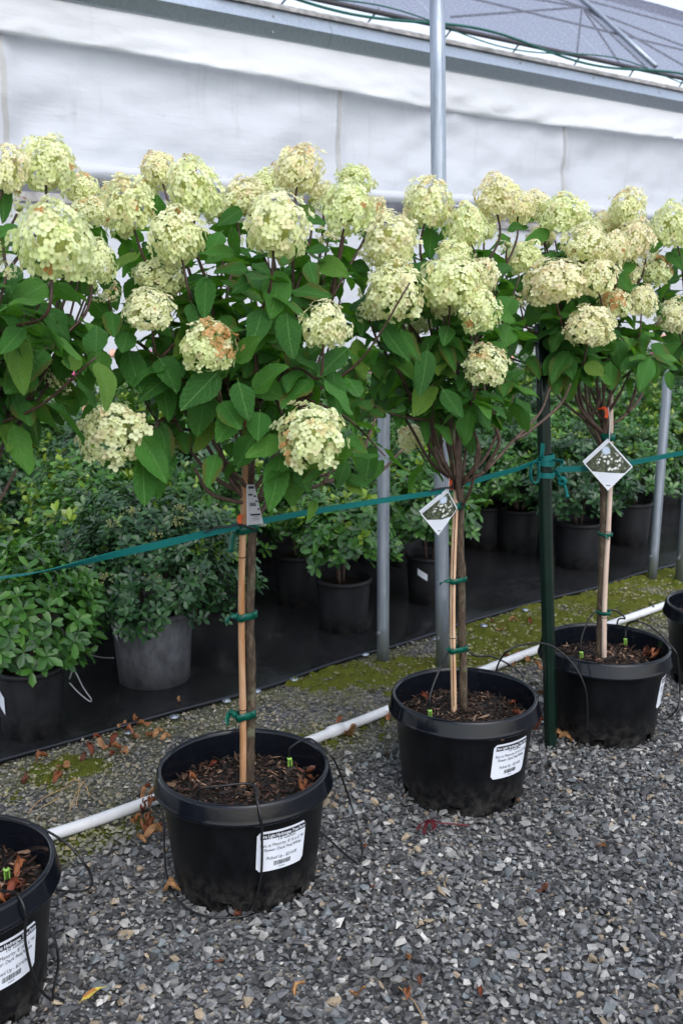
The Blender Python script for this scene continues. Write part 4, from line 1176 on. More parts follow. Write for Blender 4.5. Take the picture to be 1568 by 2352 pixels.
for base, ti in POTS:
    nm, lb = LAB[ti]
    root = empty(nm, base, lb, 'potted tree', 'hydrangea trees in black pots')
    pot = link('pot', POT_BODY, root)
    pot.rotation_euler.z = 0.3 + ti
    link('rim', POT_RIM, pot)
    # the label's angle to the right of the line to the camera
    face = math.atan2(-base.y, -base.x) + rad(LABEL_ANGLE[ti])
    l = link('price_label', pot_label(face - pot.rotation_euler.z, 0.175 if ti else 0.17, rad(-2)), pot)
    s = link('soil', SOIL, root); s.rotation_euler.z = ti * 1.3
    mu = link('mulch', MULCH, root); mu.rotation_euler.z = ti * 2.1; mu['kind'] = 'stuff'
    # trunk
    if TRUNK[ti]:
        (x0, y0, Y0), (x1, y1, Y1) = TRUNK[ti][:2]
        a, b = at(x0, y0, Y0), at(x1, y1, Y1)
    else:
        a, b = base + Vector((0.01, 0, 0.24)), base + Vector((0.0, 0.01, 1.02))
    a = a - up * 0.02
    tr = 0.0126
    pts, rr = [], []
    for i in range(27):
        t = i / 26
        w = Vector((fbm(t * 3, ti * 7.7), fbm(t * 3, ti * 3.1 + 9), 0)) * 0.008 * math.sin(math.pi * t)
        pts.append(a.lerp(b, t) + w)
        k = 1 + 0.10 * fbm(t * 16, ti + 4.0) + (0.22 if i == 0 else 0) + (0.25 if ti == 2 and i in (16, 17) else 0)
        rr.append(tr * (1.0 - 0.18 * t) * k)
    part('trunk', tube(pts, rr, 12), M['bark'], root, True)
    crotch[ti] = b
    rng = random.Random(100 + ti)
    # main limbs, fanning out of the crotch
    heads = FLOWERS[ti]
    pos = []
    for x, y, w, h, Y, kd in heads:
        pos.append((at(x, y, Y), w * pxm(x, y, Y), h * pxm(x, y, Y), kd))
    nl = max(5, min(13, int(len(heads) * 0.65)))
    ends = []
    order = list(range(len(pos)))
    rng.shuffle(order)
    for k in range(nl):
        hp = pos[order[k % len(order)]][0]
        d = hp - b
        f_ = rng.uniform(0.42, 0.58)
        ends.append(b + Vector((d.x * f_ + rng.gauss(0, .015), d.y * f_ + rng.gauss(0, .015), max(0.06, d.z * rng.uniform(0.36, 0.48)))))
    limb_pts = []
    for k, e in enumerate(ends):
        s0 = b - up * rng.uniform(0.0, 0.10) + up * 0.02
        d = e - s0
        mid = s0 + Vector((d.x * 0.62 + rng.gauss(0, .012), d.y * 0.62 + rng.gauss(0, .012), d.z * 0.40))
        path = catmull([s0, mid, e], 7)
        part('branch', tube(path, [0.0056 - 0.0022 * i / (len(path) - 1) for i in range(len(path))], 8), M['limb'], root, True)
        limb_pts.append(path)
    # bare side branches seen below the crown
    for path in BARE.get(ti, ()):
        Yt = TRUNK[ti][1][2]
        pts = catmull([at(x, y, Yt + dy) for x, y, dy in path], 6)
        part('branch', tube(pts, [0.0060 - 0.0030 * i / (len(pts) - 1) for i in range(len(pts))], 7), M['limb'], root, True)
    leaves = []
    def add_leaf(p, ydir, nrm, L, wk=1.0):
        y = ydir.normalized()
        n = nrm - y * nrm.dot(y)
        n = n.normalized() if n.length > 1e-4 else y.orthogonal().normalized()
        x = y.cross(n)
        m = Matrix((x * wk * L, y * L, n * L)).transposed().to_4x4()
        m.translation = p - base
        leaves.append(m)
    # twigs to the heads with opposite leaf pairs
    for (hp, hw, hh, kd) in pos:
        lp = min(limb_pts, key=lambda q: (q[-1] - hp).length + rng.uniform(0, 0.05))
        st = lp[rng.choice((-1, -2, -3))]
        out = Vector((hp.x - b.x, hp.y - b.y, 0))
        low = hp.z < b.z + 0.28
        axis = (out * (0.9 if low else 0.45) + up * (0.12 if low else 0.38))
        axis = (axis + Vector((rng.gauss(0, .06), rng.gauss(0, .06), 0.06))).normalized()
        hb = hp - axis * (hh * 0.40)
        d = hb - st
        path = catmull([st, st + Vector((d.x * 0.45, d.y * 0.45, d.z * 0.42 + 0.02)) + Vector((rng.gauss(0, .01), rng.gauss(0, .01), 0)), hb - axis * 0.07, hb + axis * hh * 0.15], 7)
        part('twig', tube(path, [0.0046 - 0.0020 * i / (len(path) - 1) for i in range(len(path))], 6), M['twig'], root, True)
        # head
        me = {'n': HEADS, 'b': HEAD_BROWN, 's': HEAD_SPARSE}[kd]
        me = me[rng.randrange(len(me))]
        q = up.rotation_difference((axis + up * 0.8 + Vector((rng.gauss(0, .25), rng.gauss(0, .25), 0))).normalized()) @ Quaternion(up, rng.uniform(0, 6.28))
        m = Matrix.Translation(hp - base) @ q.to_matrix().to_4x4() @ Matrix.Diagonal((hw * 0.98, hw * rng.uniform(0.88, 1.02), hh * 1.0, 1))
        fh = link('flower_head', me, root, m)
        # leaves in pairs
        ln = sum((path[i + 1] - path[i]).length for i in range(len(path) - 1))
        npair = max(1, min(5, int(ln / 0.062)))
        for j in range(npair):
            t = (0.25 if ti < 2 else 0.42) + (0.58 if ti < 2 else 0.42) * (j + 0.5) / npair
            i = int(t * (len(path) - 1))
            p = path[i]; tn = (path[min(i + 1, len(path) - 1)] - path[max(0, i - 1)]).normalized()
            side = tn.orthogonal().normalized()
            side = Quaternion(tn, (j % 2) * math.pi / 2 + rng.uniform(-0.5, 0.5)) @ side
            for sg in (-1, 1):
                dv = side * sg * 0.9 + tn * 0.25 + Vector((rng.gauss(0, .2), rng.gauss(0, .2), -rng.uniform(-0.15, 0.95)))
                L = rng.uniform(0.060, 0.112)
                if rng.random() < 0.10: continue
                add_leaf(p + dv.normalized() * 0.012, dv, up + Vector((out.x, out.y, 0)) * 0.9 + Vector((rng.gauss(0, .25), rng.gauss(0, .25), 0)), L, rng.uniform(0.9, 1.1))
    # leafy shoots without flowers that fill the crown
    hs = [p for p, _, _, _ in pos]
    nf_ = {0: 20, 1: 26, 2: 20, 3: 20, 4: 16}[ti]
    bk_ = {0: 9, 1: 20, 2: 16, 3: 16, 4: 6}[ti]
    for j in range(nf_ + bk_):
        tgt = rng.choice(hs).lerp(b, rng.uniform(0.25, 0.6)) + Vector((rng.gauss(0, .07), rng.gauss(0, .07), rng.gauss(0, .05) - 0.0))
        if j >= nf_:
            h_ = rng.choice(hs)
            tgt = h_ + Vector((rng.gauss(0, .07), rng.uniform(0.08, 0.28), -rng.uniform(0.06, 0.20)))
        tgt.z = max(tgt.z, b.z + (0.10 if ti == 1 else 0.30 if ti == 0 else 0.22) + rng.uniform(0, 0.08))
        lp = min(limb_pts, key=lambda q: (q[-1] - tgt).length)
        st = lp[rng.choice((-1, -3, -5))]
        d = tgt - st
        path = catmull([st, st + Vector((d.x * 0.55, d.y * 0.55, d.z * 0.35)), tgt], 6)
        part('twig', tube(path, [0.0038 - 0.0018 * i / (len(path) - 1) for i in range(len(path))], 6), M['twig'], root, True)
        out = Vector((tgt.x - b.x, tgt.y - b.y, 0))
        for i in ((4, 7, 10, 12) if ti < 2 else (7, 9, 11, 12)):
            p = path[i]; tn = (path[min(i + 1, 12)] - path[i - 1]).normalized()
            side = Quaternion(tn, (i % 2) * math.pi / 2 + rng.uniform(-0.5, 0.5)) @ tn.orthogonal().normalized()
            for sg in (-1, 1):
                dv = side * sg * 0.9 + tn * 0.3 + Vector((0, 0, -rng.uniform(-0.15, 1.0)))
                add_leaf(p + dv.normalized() * 0.012, dv, up + out * 1.2 + Vector((rng.gauss(0, .35), rng.gauss(0, .35), 0)), rng.uniform(0.058, 0.108), rng.uniform(0.9, 1.1))
    # standout leaves measured on the photograph
    key = []
    for x0, y0, x1, y1, w, Y in KEY[ti]:
        p0 = at(x0, y0, Y + 0.02); p1 = at(x1, y1, Y - 0.035)
        d = p1 - p0
        L = d.length
        toc = (Vector((0, 0, CAMH)) - p0).normalized()
        wm = w * pxm(x0, y0, Y)
        n0 = len(leaves)
        add_leaf(p0, d, toc + up * rng.uniform(0.25, 0.7) + Vector((rng.gauss(0, .2), 0, 0)), L * 1.03, min(1.7, max(0.6, wm / (0.60 * L))))
        key.append(leaves.pop())
    leaves = [m for m in leaves if not hides_bloom(m.translation + base + 0.5 * Vector(m.col[1][:3]))]
    rng.shuffle(leaves)
    cam_l = Vector((0, 0, CAMH)) - base
    leaves.sort(key=lambda m: (m.translation - cam_l).length)
    every = key + leaves
    for m in every[:300]:
        link('leaf', LEAVES[rng.randrange(len(LEAVES))], root, m)
    rest = every[300:]
    if rest:                                     # the hidden inner leaves beyond 300
        fv, ff, fu = [], [], []
        for m in rest:
            me = LEAVES[rng.randrange(len(LEAVES))]
            o0 = len(fv)
            fv += [m @ v.co for v in me.vertices]
            ff += [tuple(i + o0 for i in p.vertices) for p in me.polygons]
            uu_ = [(0.5, 0.5)] * len(me.vertices)
            for lo, uvd in zip(me.loops, me.uv_layers[0].data): uu_[lo.vertex_index] = tuple(uvd.uv)
            fu += uu_
        fo = link('foliage', mesh('foliage', fv, ff, M['leaf'], True, uv=fu), root)
        fo['kind'] = 'stuff'

# ------------------------------------------------------------------ bamboo stakes and green ties
def stake(ti, mat, label, nodes, r=0.0086, slit=False):
    a, b = at(*TRUNK[ti][2]) - up * 0.05, at(*TRUNK[ti][3])
    root = empty('bamboo_stake', a, label, 'stake', 'bamboo stakes beside the trunks')
    pts, rr = [], []
    n = 60
    for i in range(n + 1):
        t = i / n
        k = 1.0
        for q in nodes:
            k += 0.16 * math.exp(-((t - q) / 0.008) ** 2)
        pts.append(a.lerp(b, t) + Vector((0.004 * math.sin(t * 7 + ti), 0, 0)))
        rr.append(r * k * (1 - 0.08 * t))
    part('cane', tube(pts, rr, 14), mat, root, True)
    for q in nodes:
        i = int(q * n)
        p = pts[i]
        part('node_ring', tube([p - up * 0.0012, p + up * 0.0012], rr[i] * 1.06, 14), M['dark'], root, True)
    if slit:
        toc = Vector((-a.x, -a.y, 0)).normalized()
        part('split', tube([p + toc * (q * 0.97) for p, q in zip(pts[3:42], rr[3:42])], 0.0013, 5), M['dark'], root)
    return root
stake(1, M['bamboo1'], 'orange bamboo cane tied to the trunk in the nearest whole pot', (0.245, 0.625))
stake(2, M['bamboo2'], 'split tan bamboo cane tied to the trunk left of the green post', (0.27, 0.67), slit=True)
stake(3, M['bamboo3'], 'pale greyish bamboo cane tied to the trunk behind the hanging diamond tag', (0.20, 0.52))

def tie_band(ti, y, w, label, tail=None):
    w *= 0.82
    """tape looped round the cane and trunk at measured height y"""
    def on(l, y):
        (x0, y0, Y0), (x1, y1, Y1) = l
        t = (y - y0) / (y1 - y0)
        return at(x0 + (x1 - x0) * t, y, Y0 + (Y1 - Y0) * t)
    A, B = on(TRUNK[ti][:2], y), on(TRUNK[ti][2:], y)
    c = (A + B) / 2
    d = Vector((A.x - B.x, A.y - B.y, 0)); half = d.length / 2; d.normalize()
    s = Vector((-d.y, d.x, 0))
    r = 0.0152
    pts = []
    for k in range(12):
        a = -math.pi / 2 + math.pi * k / 11
        pts.append(c + d * half + (d * math.cos(a) + s * math.sin(a)) * r)
    for k in range(12):
        a = math.pi / 2 + math.pi * k / 11
        pts.append(c - d * half + (d * math.cos(a) + s * math.sin(a)) * r)
    pts.append(pts[0])
    pts = [p + up * (0.002 * math.sin(i * 0.9)) for i, p in enumerate(pts)]
    root = empty('plant_tie', c - up * w / 2, label, 'plant tie', 'green plant ties')
    part('band', ribbon(pts, up, w, 0.0012), M['tie'], root, True)
    if tail:
        q = B + Vector((-0.012, -0.012, 0))
        tp = [q] + [q + Vector((dx * 0.0011, -0.006 * i, -dy * 0.0011)) for i, (dx, dy) in enumerate(tail, 1)]
        tp = catmull(tp, 5)
        part('tail', ribbon(tp, [Vector((0.5, 0.4, 0.7 - 0.1 * i)) for i in range(len(tp))], w * 0.72, 0.001), M['tie'], root, True)
tie_band(1, 1212, 0.026, 'green tie tape under the barcode tag on the nearest cane', [(-12, 20), (-16, 50)])
tie_band(1, 1413, 0.022, 'green tie tape halfway up the nearest trunk', [(-14, -2), (-24, 10)])
tie_band(1, 1641, 0.024, 'green tie tape just above the rim of the nearest whole pot', [(-12, -14), (-20, 4), (-17, 14)])
tie_band(2, 1160, 0.024, 'green tie tape beside the tilted tag on the second trunk', [(-10, -2), (-16, -4)])
tie_band(2, 1331, 0.018, 'green tie tape with pale tail halfway up the second trunk', [(-16, 2), (-30, 6)])
tie_band(2, 1490, 0.019, 'lowest green tie tape on the trunk left of the green post', [(-6, -6), (-10, -6)])
tie_band(3, 1226, 0.014, 'thin green tie below the diamond tag on the third trunk', [(6, 10), (8, 14)])
tie_band(3, 1406, 0.014, 'thin green tie just above the soil of the third pot', [(14, -2), (24, -2)])
tie_band(3, 1003, 0.030, 'dark green tie hidden at the top of the diamond tag', None)

# ------------------------------------------------------------------ teal webbing straps
def strap(label, path, width, tw=None):
    pts = catmull([at(*p) for p in path], 8)
    n = len(pts)
    w = []
    for i in range(n):
        t = i / (n - 1)
        a = 0.12 if tw is None else tw(t)
        w.append(Vector((0, -math.sin(a), math.cos(a))))
    return thing('webbing_strap', ribbon(pts, w, width, 0.0022), M['web'], label, 'strap', 'teal straps joining the trunks', False)
strap('teal strap running from the left edge to the nearest trunk', [(-140, 1345, 1.88), (0, 1327, 2.0), (120, 1308, 2.07), (250, 1277, 2.13), (400, 1243, 2.21), (480, 1224, 2.26), (545, 1209, 2.30)], 0.0175,
      lambda t: 1.35 * (1 - min(1, max(0, (t - 0.25) / 0.35))) + 0.15)
strap('teal strap between the nearest trunk and the second trunk', [(590, 1199, 2.34), (700, 1178, 2.44), (850, 1154, 2.58), (1000, 1131, 2.73), (1040, 1124, 2.77)], 0.0150)
strap('teal strap between the second trunk and the dark green post', [(1070, 1110, 2.79), (1130, 1093, 2.87), (1190, 1076, 2.95), (1240, 1056, 3.03)], 0.018, lambda t: 0.25 + 0.5 * t)
strap('teal strap leaving the dark green post for the right edge', [(1282, 1078, 3.06), (1340, 1076, 3.20), (1400, 1072, 3.27), (1500, 1053, 3.42), (1568, 1040, 3.52), (1640, 1030, 3.6)], 0.019, lambda t: 0.3)
# knot on the green post
kc = at(1253, 1070, gp0.y)
kr = empty('strap_knot', kc - up * 0.06, 'knotted teal strap with loops and frayed end around the green post', 'knot')
def ring(c, r, w, tilt=0.0):
    pts = [c + Vector((math.cos(a) * r, math.sin(a) * r, tilt * math.cos(a) * r)) for a in np.linspace(0, 2 * math.pi, 25)]
    return ribbon(pts, up, w, 0.0022)
for y, tl in ((1050, 0.1), (1063, -0.05), (1090, 0.0)):
    part('band', ring(at(1254, y, gp0.y), 0.0245, 0.017, tl), M['web'], kr)
lp = [at(x, y, Y) for x, y, Y in ((1238, 1060, 3.03), (1222, 1062, 3.0), (1217, 1085, 2.99), (1222, 1108, 2.99), (1234, 1105, 3.0), (1236, 1080, 3.0), (1234, 1062, 3.01))]
part('loop', ribbon(catmull(lp, 5), Vector((0.3, -0.9, 0.1)), 0.015, 0.002), M['web'], kr)
lp = [at(x, y, Y) for x, y, Y in ((1236, 1058, 3.02), (1243, 1045, 3.0), (1246, 1018, 3.0))]
part('tail', ribbon(catmull(lp, 4), Vector((0.8, -0.5, 0)), 0.012, 0.002), M['web'], kr)
lp = [at(x, y, Y) for x, y, Y in ((1268, 1056, 3.03), (1290, 1060, 3.03), (1286, 1072, 3.02), (1274, 1078, 3.01), (1282, 1092, 3.01), (1290, 1106, 3.0))]
part('loop', ribbon(catmull(lp, 5), Vector((0.3, -0.7, 0.5)), 0.015, 0.002), M['web'], kr)
part('knot', tube(catmull([at(1282, 1103, 3.0), at(1292, 1098, 2.99), at(1297, 1107, 2.99), at(1286, 1112, 3.0), at(1284, 1102, 3.0)], 5), 0.006, 7), M['web'], kr, True)
part('frayed_end', tube(catmull([at(1294, 1110, 3.0), at(1299, 1125, 3.0), at(1302, 1141, 3.0)], 5), [0.0045] * 8 + [0.0042, 0.006, 0.007], 7), M['web'], kr, True)

# ------------------------------------------------------------------ tags
def print_material():
    t = NT('tag_print')
    uv = t.n('UVMap', uv_map='UVMap').outputs[0]
    s = t.n('SeparateXYZ'); t.l(uv, s.inputs[0])
    x, y = s.outputs[0], s.outputs[1]
    vo = t.n('TexVoronoi', feature='F1', i_Scale=17.0); t.l(uv, vo.inputs['Vector'])
    d = t.math('SQRT', t.math('ADD', t.math('POWER', t.math('SUBTRACT', x, 0.52), 2), t.math('POWER', t.math('MULTIPLY', t.math('SUBTRACT', y, 0.58), 1.35), 2)))
    bush = t.ramp(d, [(0.22, (1, 1, 1)), (0.29, (0, 0, 0))])
    bl = t.math('MULTIPLY', t.ramp(vo.outputs['Distance'], [(0.36, (1, 1, 1)), (0.5, (0, 0, 0))]), bush)
    bgc = t.ramp(t.noise(14, 4, 0.6, uv), [(0.35, (0.015, 0.017, 0.014)), (0.6, (0.08, 0.10, 0.05)), (0.75, (0.36, 0.42, 0.34))])
    c = t.mix(bl, bgc, (0.78, 0.77, 0.74))
    skyp = t.math('MULTIPLY', t.ramp(t.math('SQRT', t.math('ADD', t.math('POWER', t.math('SUBTRACT', x, 0.44), 2), t.math('POWER', t.math('SUBTRACT', y, 0.80), 2))), [(0.06, (1, 1, 1)), (0.10, (0, 0, 0))]), 0.9)
    c = t.mix(skyp, c, (0.62, 0.72, 0.88))
    low = t.math('LESS_THAN', y, 0.36)
    ln = t.math('MULTIPLY', t.math('GREATER_THAN', t.math('SINE', t.math('MULTIPLY', y, 260.0)), 0.4), t.math('MULTIPLY', t.math('GREATER_THAN', y, 0.16), t.math('LESS_THAN', t.math('ABSOLUTE', t.math('SUBTRACT', x, 0.5)), 0.20)))
    pl = t.mix(t.math('MULTIPLY', ln, 0.35), (0.70, 0.73, 0.80), (0.45, 0.47, 0.52))
    mk = t.math('MULTIPLY', t.math('LESS_THAN', t.math('ABSOLUTE', t.math('SUBTRACT', y, 0.105)), 0.010), t.math('LESS_THAN', t.math('ABSOLUTE', t.math('SUBTRACT', x, 0.5)), 0.045))
    pl = t.mix(mk, pl, (0.10, 0.10, 0.12))
    c = t.mix(low, c, pl)
    # white border
    bd = t.math('GREATER_THAN', t.math('ADD', t.math('ABSOLUTE', t.math('SUBTRACT', x, 0.5)), t.math('ABSOLUTE', t.math('SUBTRACT', y, 0.5))), 0.468)
    c = t.mix(bd, c, (0.74, 0.76, 0.80))
    t.color(c); t.set(Roughness=0.3)
    return t.m
M['print'] = print_material()
def diamond(label, corners, Y, dy=0.0):
    t_, r_, b_, l_ = [at(x, y, Y + k) for (x, y), k in zip(corners, (0.0, dy, -0.004, -dy))]
    n = (r_ - l_).cross(t_ - b_).normalized()
    root = empty('plant_tag', b_, label, 'tag', 'diamond plant tags')
    def sheet(nm, off, shrink, m):
        v, f, uv = [], [], []
        for s in (-1, 1):
            for p, u_ in zip((t_, r_, b_, l_), ((0.5, 1), (1, 0.5), (0.5, 0), (0, 0.5))):
                v.append(p + n * (s * 0.0003) + off); uv.append(u_)
        f = [(3, 2, 1, 0), (4, 5, 6, 7)] + [(k, (k + 1) % 4, 4 + (k + 1) % 4, 4 + k) for k in range(4)]
        part(nm, (v, f), m, root, uv=uv)
    sheet('front_sheet', Vector((0, 0, 0)), 1, M['print'])
    sheet('back_sheet', Vector((-0.004, 0.006, 0.006)), 1, M['paper'])
    part('string', tube(catmull([t_ + Vector((0, 0.0, -0.004)), t_ + Vector((0.002, 0.012, 0.06)), t_ + Vector((-0.002, 0.03, 0.105))], 5), 0.0012, 5), M['paper'], root)
diamond('white edged diamond tag hanging upright on the third trunk', [(1398, 1012), (1452, 1072), (1395, 1127), (1340, 1065)], 3.17)
diamond('tilted diamond tag beside the second trunk, bottom corner down', [(1029, 1128), (1050, 1168), (1006, 1230), (965, 1180)], 2.74, 0.012)
# folded barcode tag on the nearest cane
q0, q1, q2, q3 = at(569, 1113, 2.28), at(584, 1113, 2.275), at(605, 1203, 2.262), at(570, 1206, 2.275)
bt = empty('barcode_tag', q3, 'narrow white barcode tag hanging on the nearest bamboo cane', 'tag')
nn_ = (q1 - q0).cross(q3 - q0).normalized()
def quad(a, b, c, d, off): return [p + nn_ * off for p in (a, b, c, d)], [(0, 1, 2, 3)]
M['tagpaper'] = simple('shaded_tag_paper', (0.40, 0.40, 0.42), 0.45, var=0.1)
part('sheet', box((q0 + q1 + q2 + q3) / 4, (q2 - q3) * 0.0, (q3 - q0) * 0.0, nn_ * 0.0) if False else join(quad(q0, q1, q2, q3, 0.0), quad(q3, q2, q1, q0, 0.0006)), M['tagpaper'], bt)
part('fold', ([q0, q3, q3 + Vector((-0.002, -0.010, 0)), q0 + Vector((-0.002, -0.008, 0))], [(0, 1, 2, 3)]), M['paper'], bt)
def bt_at(s, t): return q0.lerp(q1, s).lerp(q3.lerp(q2, s), t)
for s0, s1, t0, t1 in ((0.12, 0.9, 0.04, 0.10), (0.1, 0.55, 0.23, 0.27), (0.65, 0.95, 0.27, 0.31), (0.2, 0.75, 0.455, 0.475), (0.2, 0.75, 0.485, 0.505), (0.2, 0.75, 0.515, 0.535), (0.75, 0.95, 0.40, 0.44), (0.2, 0.95, 0.73, 0.775), (0.8, 0.95, 0.60, 0.64), (0.3, 0.8, 0.80, 0.808), (0.3, 0.85, 0.84, 0.848), (0.3, 0.8, 0.88, 0.888)):
    v = [bt_at(s0, t0), bt_at(s1, t0), bt_at(s1, t1), bt_at(s0, t1)]
    fs = -1 if nn_.dot(Vector((0, -1, 0))) < 0 else 1
    part('print_bar', ([p + nn_ * (0.0009 * fs) for p in v], [(0, 1, 2, 3)]), M['ink'], bt)
# orange flagging tape bits
for pts, lb in (([(553, 1183), (549, 1193), (553, 1203)], 'small orange tape end behind the nearest cane'), ([(1036, 1094), (1034, 1108), (1038, 1125)], 'orange tape knot beside the second bamboo cane'),
                ([(1372, 940), (1388, 938), (1393, 948), (1391, 960)], 'orange tape wound at the branching of the third trunk')):
    Y = {553: 2.31, 1036: 2.765, 1372: 3.19}[pts[0][0]]
    thing('orange_tape', ribbon(catmull([at(x, y, Y - 0.004 * i) for i, (x, y) in enumerate(pts)], 4), Vector((1, -0.3, 0.3)), 0.011, 0.0008), M['orange'], lb, 'tape', 'orange tape bits')
# black twist wires holding strap to canes
for lb, pts in (('black wire twisted around the strap at the nearest trunk', [(470, 1222, 2.24), (500, 1212, 2.26), (525, 1210, 2.27), (548, 1205, 2.28), (575, 1212, 2.30), (586, 1216, 2.33), (584, 1204, 2.34)]),
                ('black wire crossing the second cane at the strap', [(985, 1128, 2.71), (1010, 1122, 2.73), (1035, 1120, 2.74), (1058, 1124, 2.78), (1050, 1100, 2.76), (1036, 1118, 2.745)])):
    thing('tie_wire', tube(catmull([at(*p) for p in pts], 6), 0.0026, 6), M['blackwire'], lb, 'wire', 'black tie wires', True)

# ------------------------------------------------------------------ drip tubes and emitters
def emitter(x, y, zs, label):
    p = gnd(x, y, zs)
    root = empty('drip_emitter', p, label, 'emitter', 'green drip emitters in the mulch')
    part('body', shift(lathe([(0.0, 0.0), (0.0048, 0.0), (0.0052, 0.019), (0.0066, 0.0195), (0.0068, 0.0235), (0.003, 0.0245), (0.0, 0.0245)], 12), p), M['emitter'], root, True)
    for k in range(3):
        a = k * 2.1
        d = Vector((math.cos(a), math.sin(a), 0))
        part('fin', box(p + d * 0.0058 + up * 0.010, d * 0.0012, Vector((-d.y, d.x, 0)) * 0.0008, up * 0.009), M['emitter'], root)
    return p + up * 0.023
def drip(label, pts):
    thing('drip_tube', tube(catmull(pts, 7), 0.0030, 7), M['tube'], label, 'drip tube', 'black drip tubes', True)
zs = 0.252
e1 = emitter(456, 1862, zs, 'green emitter at the front of the nearest whole pot')
e2 = emitter(665, 1760, zs, 'green emitter at the right side of the nearest whole pot')
e3 = emitter(986, 1648, zs, 'green emitter at the front left of the second pot')
e4 = emitter(1137, 1580, zs, 'green emitter right of the trunk in the second pot')
e5 = emitter(1333, 1512, zs, 'green emitter left of the trunk in the third pot')
e6 = emitter(1434, 1481, zs, 'green emitter right of the trunk in the third pot')
e7 = emitter(17, 2018, zs, 'green emitter in the pot cut off at the left edge')
P1 = POTS[1][0]; P2 = POTS[2][0]; P3 = POTS[3][0]; P0 = POTS[0][0]
def onpot(P, ang, z, r):
    a = math.atan2(-P.y, -P.x) + rad(ang)
    return P + Vector((math.cos(a) * r, math.sin(a) * r, z))
drip('drip tube looping over the front rim of the nearest pot across its label', [e1, e1 + Vector((0.004, 0, 0.03)), e1 + Vector((0.045, -0.03, 0.055)), onpot(P1, 6, 0.335, 0.16), onpot(P1, 8, 0.317, 0.208), onpot(P1, 9, 0.285, 0.229), onpot(P1, 10, 0.24, 0.221), onpot(P1, 10, 0.12, 0.201), onpot(P1, 4, 0.03, 0.192), onpot(P1, -4, 0.018, 0.205),
      gnd(470, 2104, .02), gnd(410, 2070, .02), gnd(383, 2010, .03), gnd(377, 1935, .08), gnd(376, 1890, .10), gnd(372, 1862, .06), gnd(350, 1852, .045)])
drip('drip tube looping over the right rim of the nearest pot to the gravel', [e2, e2 + Vector((0.004, 0, 0.03)), e2 + Vector((0.05, 0.0, 0.055)), onpot(P1, 100, 0.322, 0.208), onpot(P1, 97, 0.29, 0.235), gnd(800, 1830, .14), gnd(828, 1925, .05), gnd(828, 1980, .02), gnd(805, 1972, .02), gnd(752, 1925, .02), gnd(700, 1880, .02)])
drip('drip tube arching up behind the cane of the second pot', [e3, e3 + Vector((0.003, 0.01, 0.05)), e3 + Vector((0.04, 0.06, 0.12)), e3 + Vector((0.09, 0.15, 0.15)), at(1090, 1506, 2.90), at(1130, 1508, 2.95), at(1180, 1535, 2.99), onpot(P2, 130, 0.29, 0.235), onpot(P2, 135, 0.1, 0.24), onpot(P2, 150, 0.02, 0.24)])
drip('drip tube arching from the second pot across to the third pot', [e4, e4 + Vector((0.004, 0.0, 0.05)), at(1165, 1495, 2.86), at(1210, 1479, 2.92), at(1262, 1482, 2.96), at(1310, 1520, 2.97), at(1338, 1566, 2.96), at(1347, 1612, 2.96), at(1345, 1680, 2.97), at(1320, 1712, 2.99)])
drip('drip tube arching behind the trunk of the third pot', [e5, e5 + Vector((0.002, 0.01, 0.05)), at(1354, 1418, 3.25), at(1375, 1404, 3.29), at(1410, 1402, 3.33), at(1434, 1420, 3.37), onpot(P3, 170, 0.32, 0.215), onpot(P3, 170, 0.2, 0.24), onpot(P3, 170, 0.02, 0.25)])
drip('drip tube looping over the right rim of the third pot', [e6, e6 + Vector((0.003, 0, 0.05)), at(1460, 1427, 3.24), at(1494, 1440, 3.24), onpot(P3, 93, 0.322, 0.205), onpot(P3, 90, 0.28, 0.235), at(1560, 1580, 3.24), at(1556, 1622, 3.22), gnd(1534, 1649, .02), gnd(1505, 1650, .02)])
drip('drip tube bowing right from the rim of the pot at the left edge', [at(-90, 1880, 2.0), onpot(P0, 168, 0.322, 0.208), at(60, 1890, 2.03), at(150, 1935, 2.05), at(205, 2000, 2.05), gnd(208, 2038, .04), gnd(170, 2048, .02), gnd(110, 2040, .02)])
drip('drip tube hanging over the label of the pot at the left edge', [e7, e7 + Vector((-0.004, -0.01, 0.05)), at(-5, 1980, 1.78), at(-4, 2040, 1.70), onpot(P0, 34, 0.318, 0.212), onpot(P0, 35, 0.28, 0.230), onpot(P0, 37, 0.2, 0.215), onpot(P0, 44, 0.09, 0.21), onpot(P0, 56, 0.02, 0.215), gnd(123, 2275, .02), gnd(135, 2215, .04), gnd(128, 2165, .05), gnd(112, 2135, .02)])

# ------------------------------------------------------------------ shrubs in rows behind
SROW = [(0.0, 0.05), (0.35, 0.30), (0.72, 0.36), (1.0, 0.03)]
def shrub_leaf_vf():
    V = [(0, 0, 0)]
    V += [(-0.17, 0.35, 0.05), (0, 0.35, 0.0), (0.17, 0.35, 0.05), (-0.22, 0.72, 0.045), (0, 0.72, -0.01), (0.22, 0.72, 0.045), (0, 1.0, -0.05)]
    F = [(0, 2, 1), (0, 3, 2), (1, 2, 5, 4), (2, 3, 6, 5), (4, 5, 7), (5, 6, 7)]
    return V, F
SLV, SLF = shrub_leaf_vf()
GREEN = {'bright': [(0.046, 0.135, 0.025), (0.062, 0.17, 0.027), (0.088, 0.21, 0.032), (0.030, 0.092, 0.022), (0.23, 0.34, 0.04)],
         'dark': [(0.026, 0.078, 0.028), (0.038, 0.105, 0.034), (0.055, 0.135, 0.042), (0.020, 0.058, 0.024), (0.13, 0.25, 0.03)],
         'mid': [(0.046, 0.130, 0.030), (0.065, 0.18, 0.034), (0.088, 0.215, 0.036), (0.030, 0.088, 0.025), (0.22, 0.34, 0.04)]}
SHRUB_LEAF = {k: [mesh('leaf', SLV, SLF, M['shrub'], True, col=[c] * len(SLV)) for c in v] for k, v in GREEN.items()}
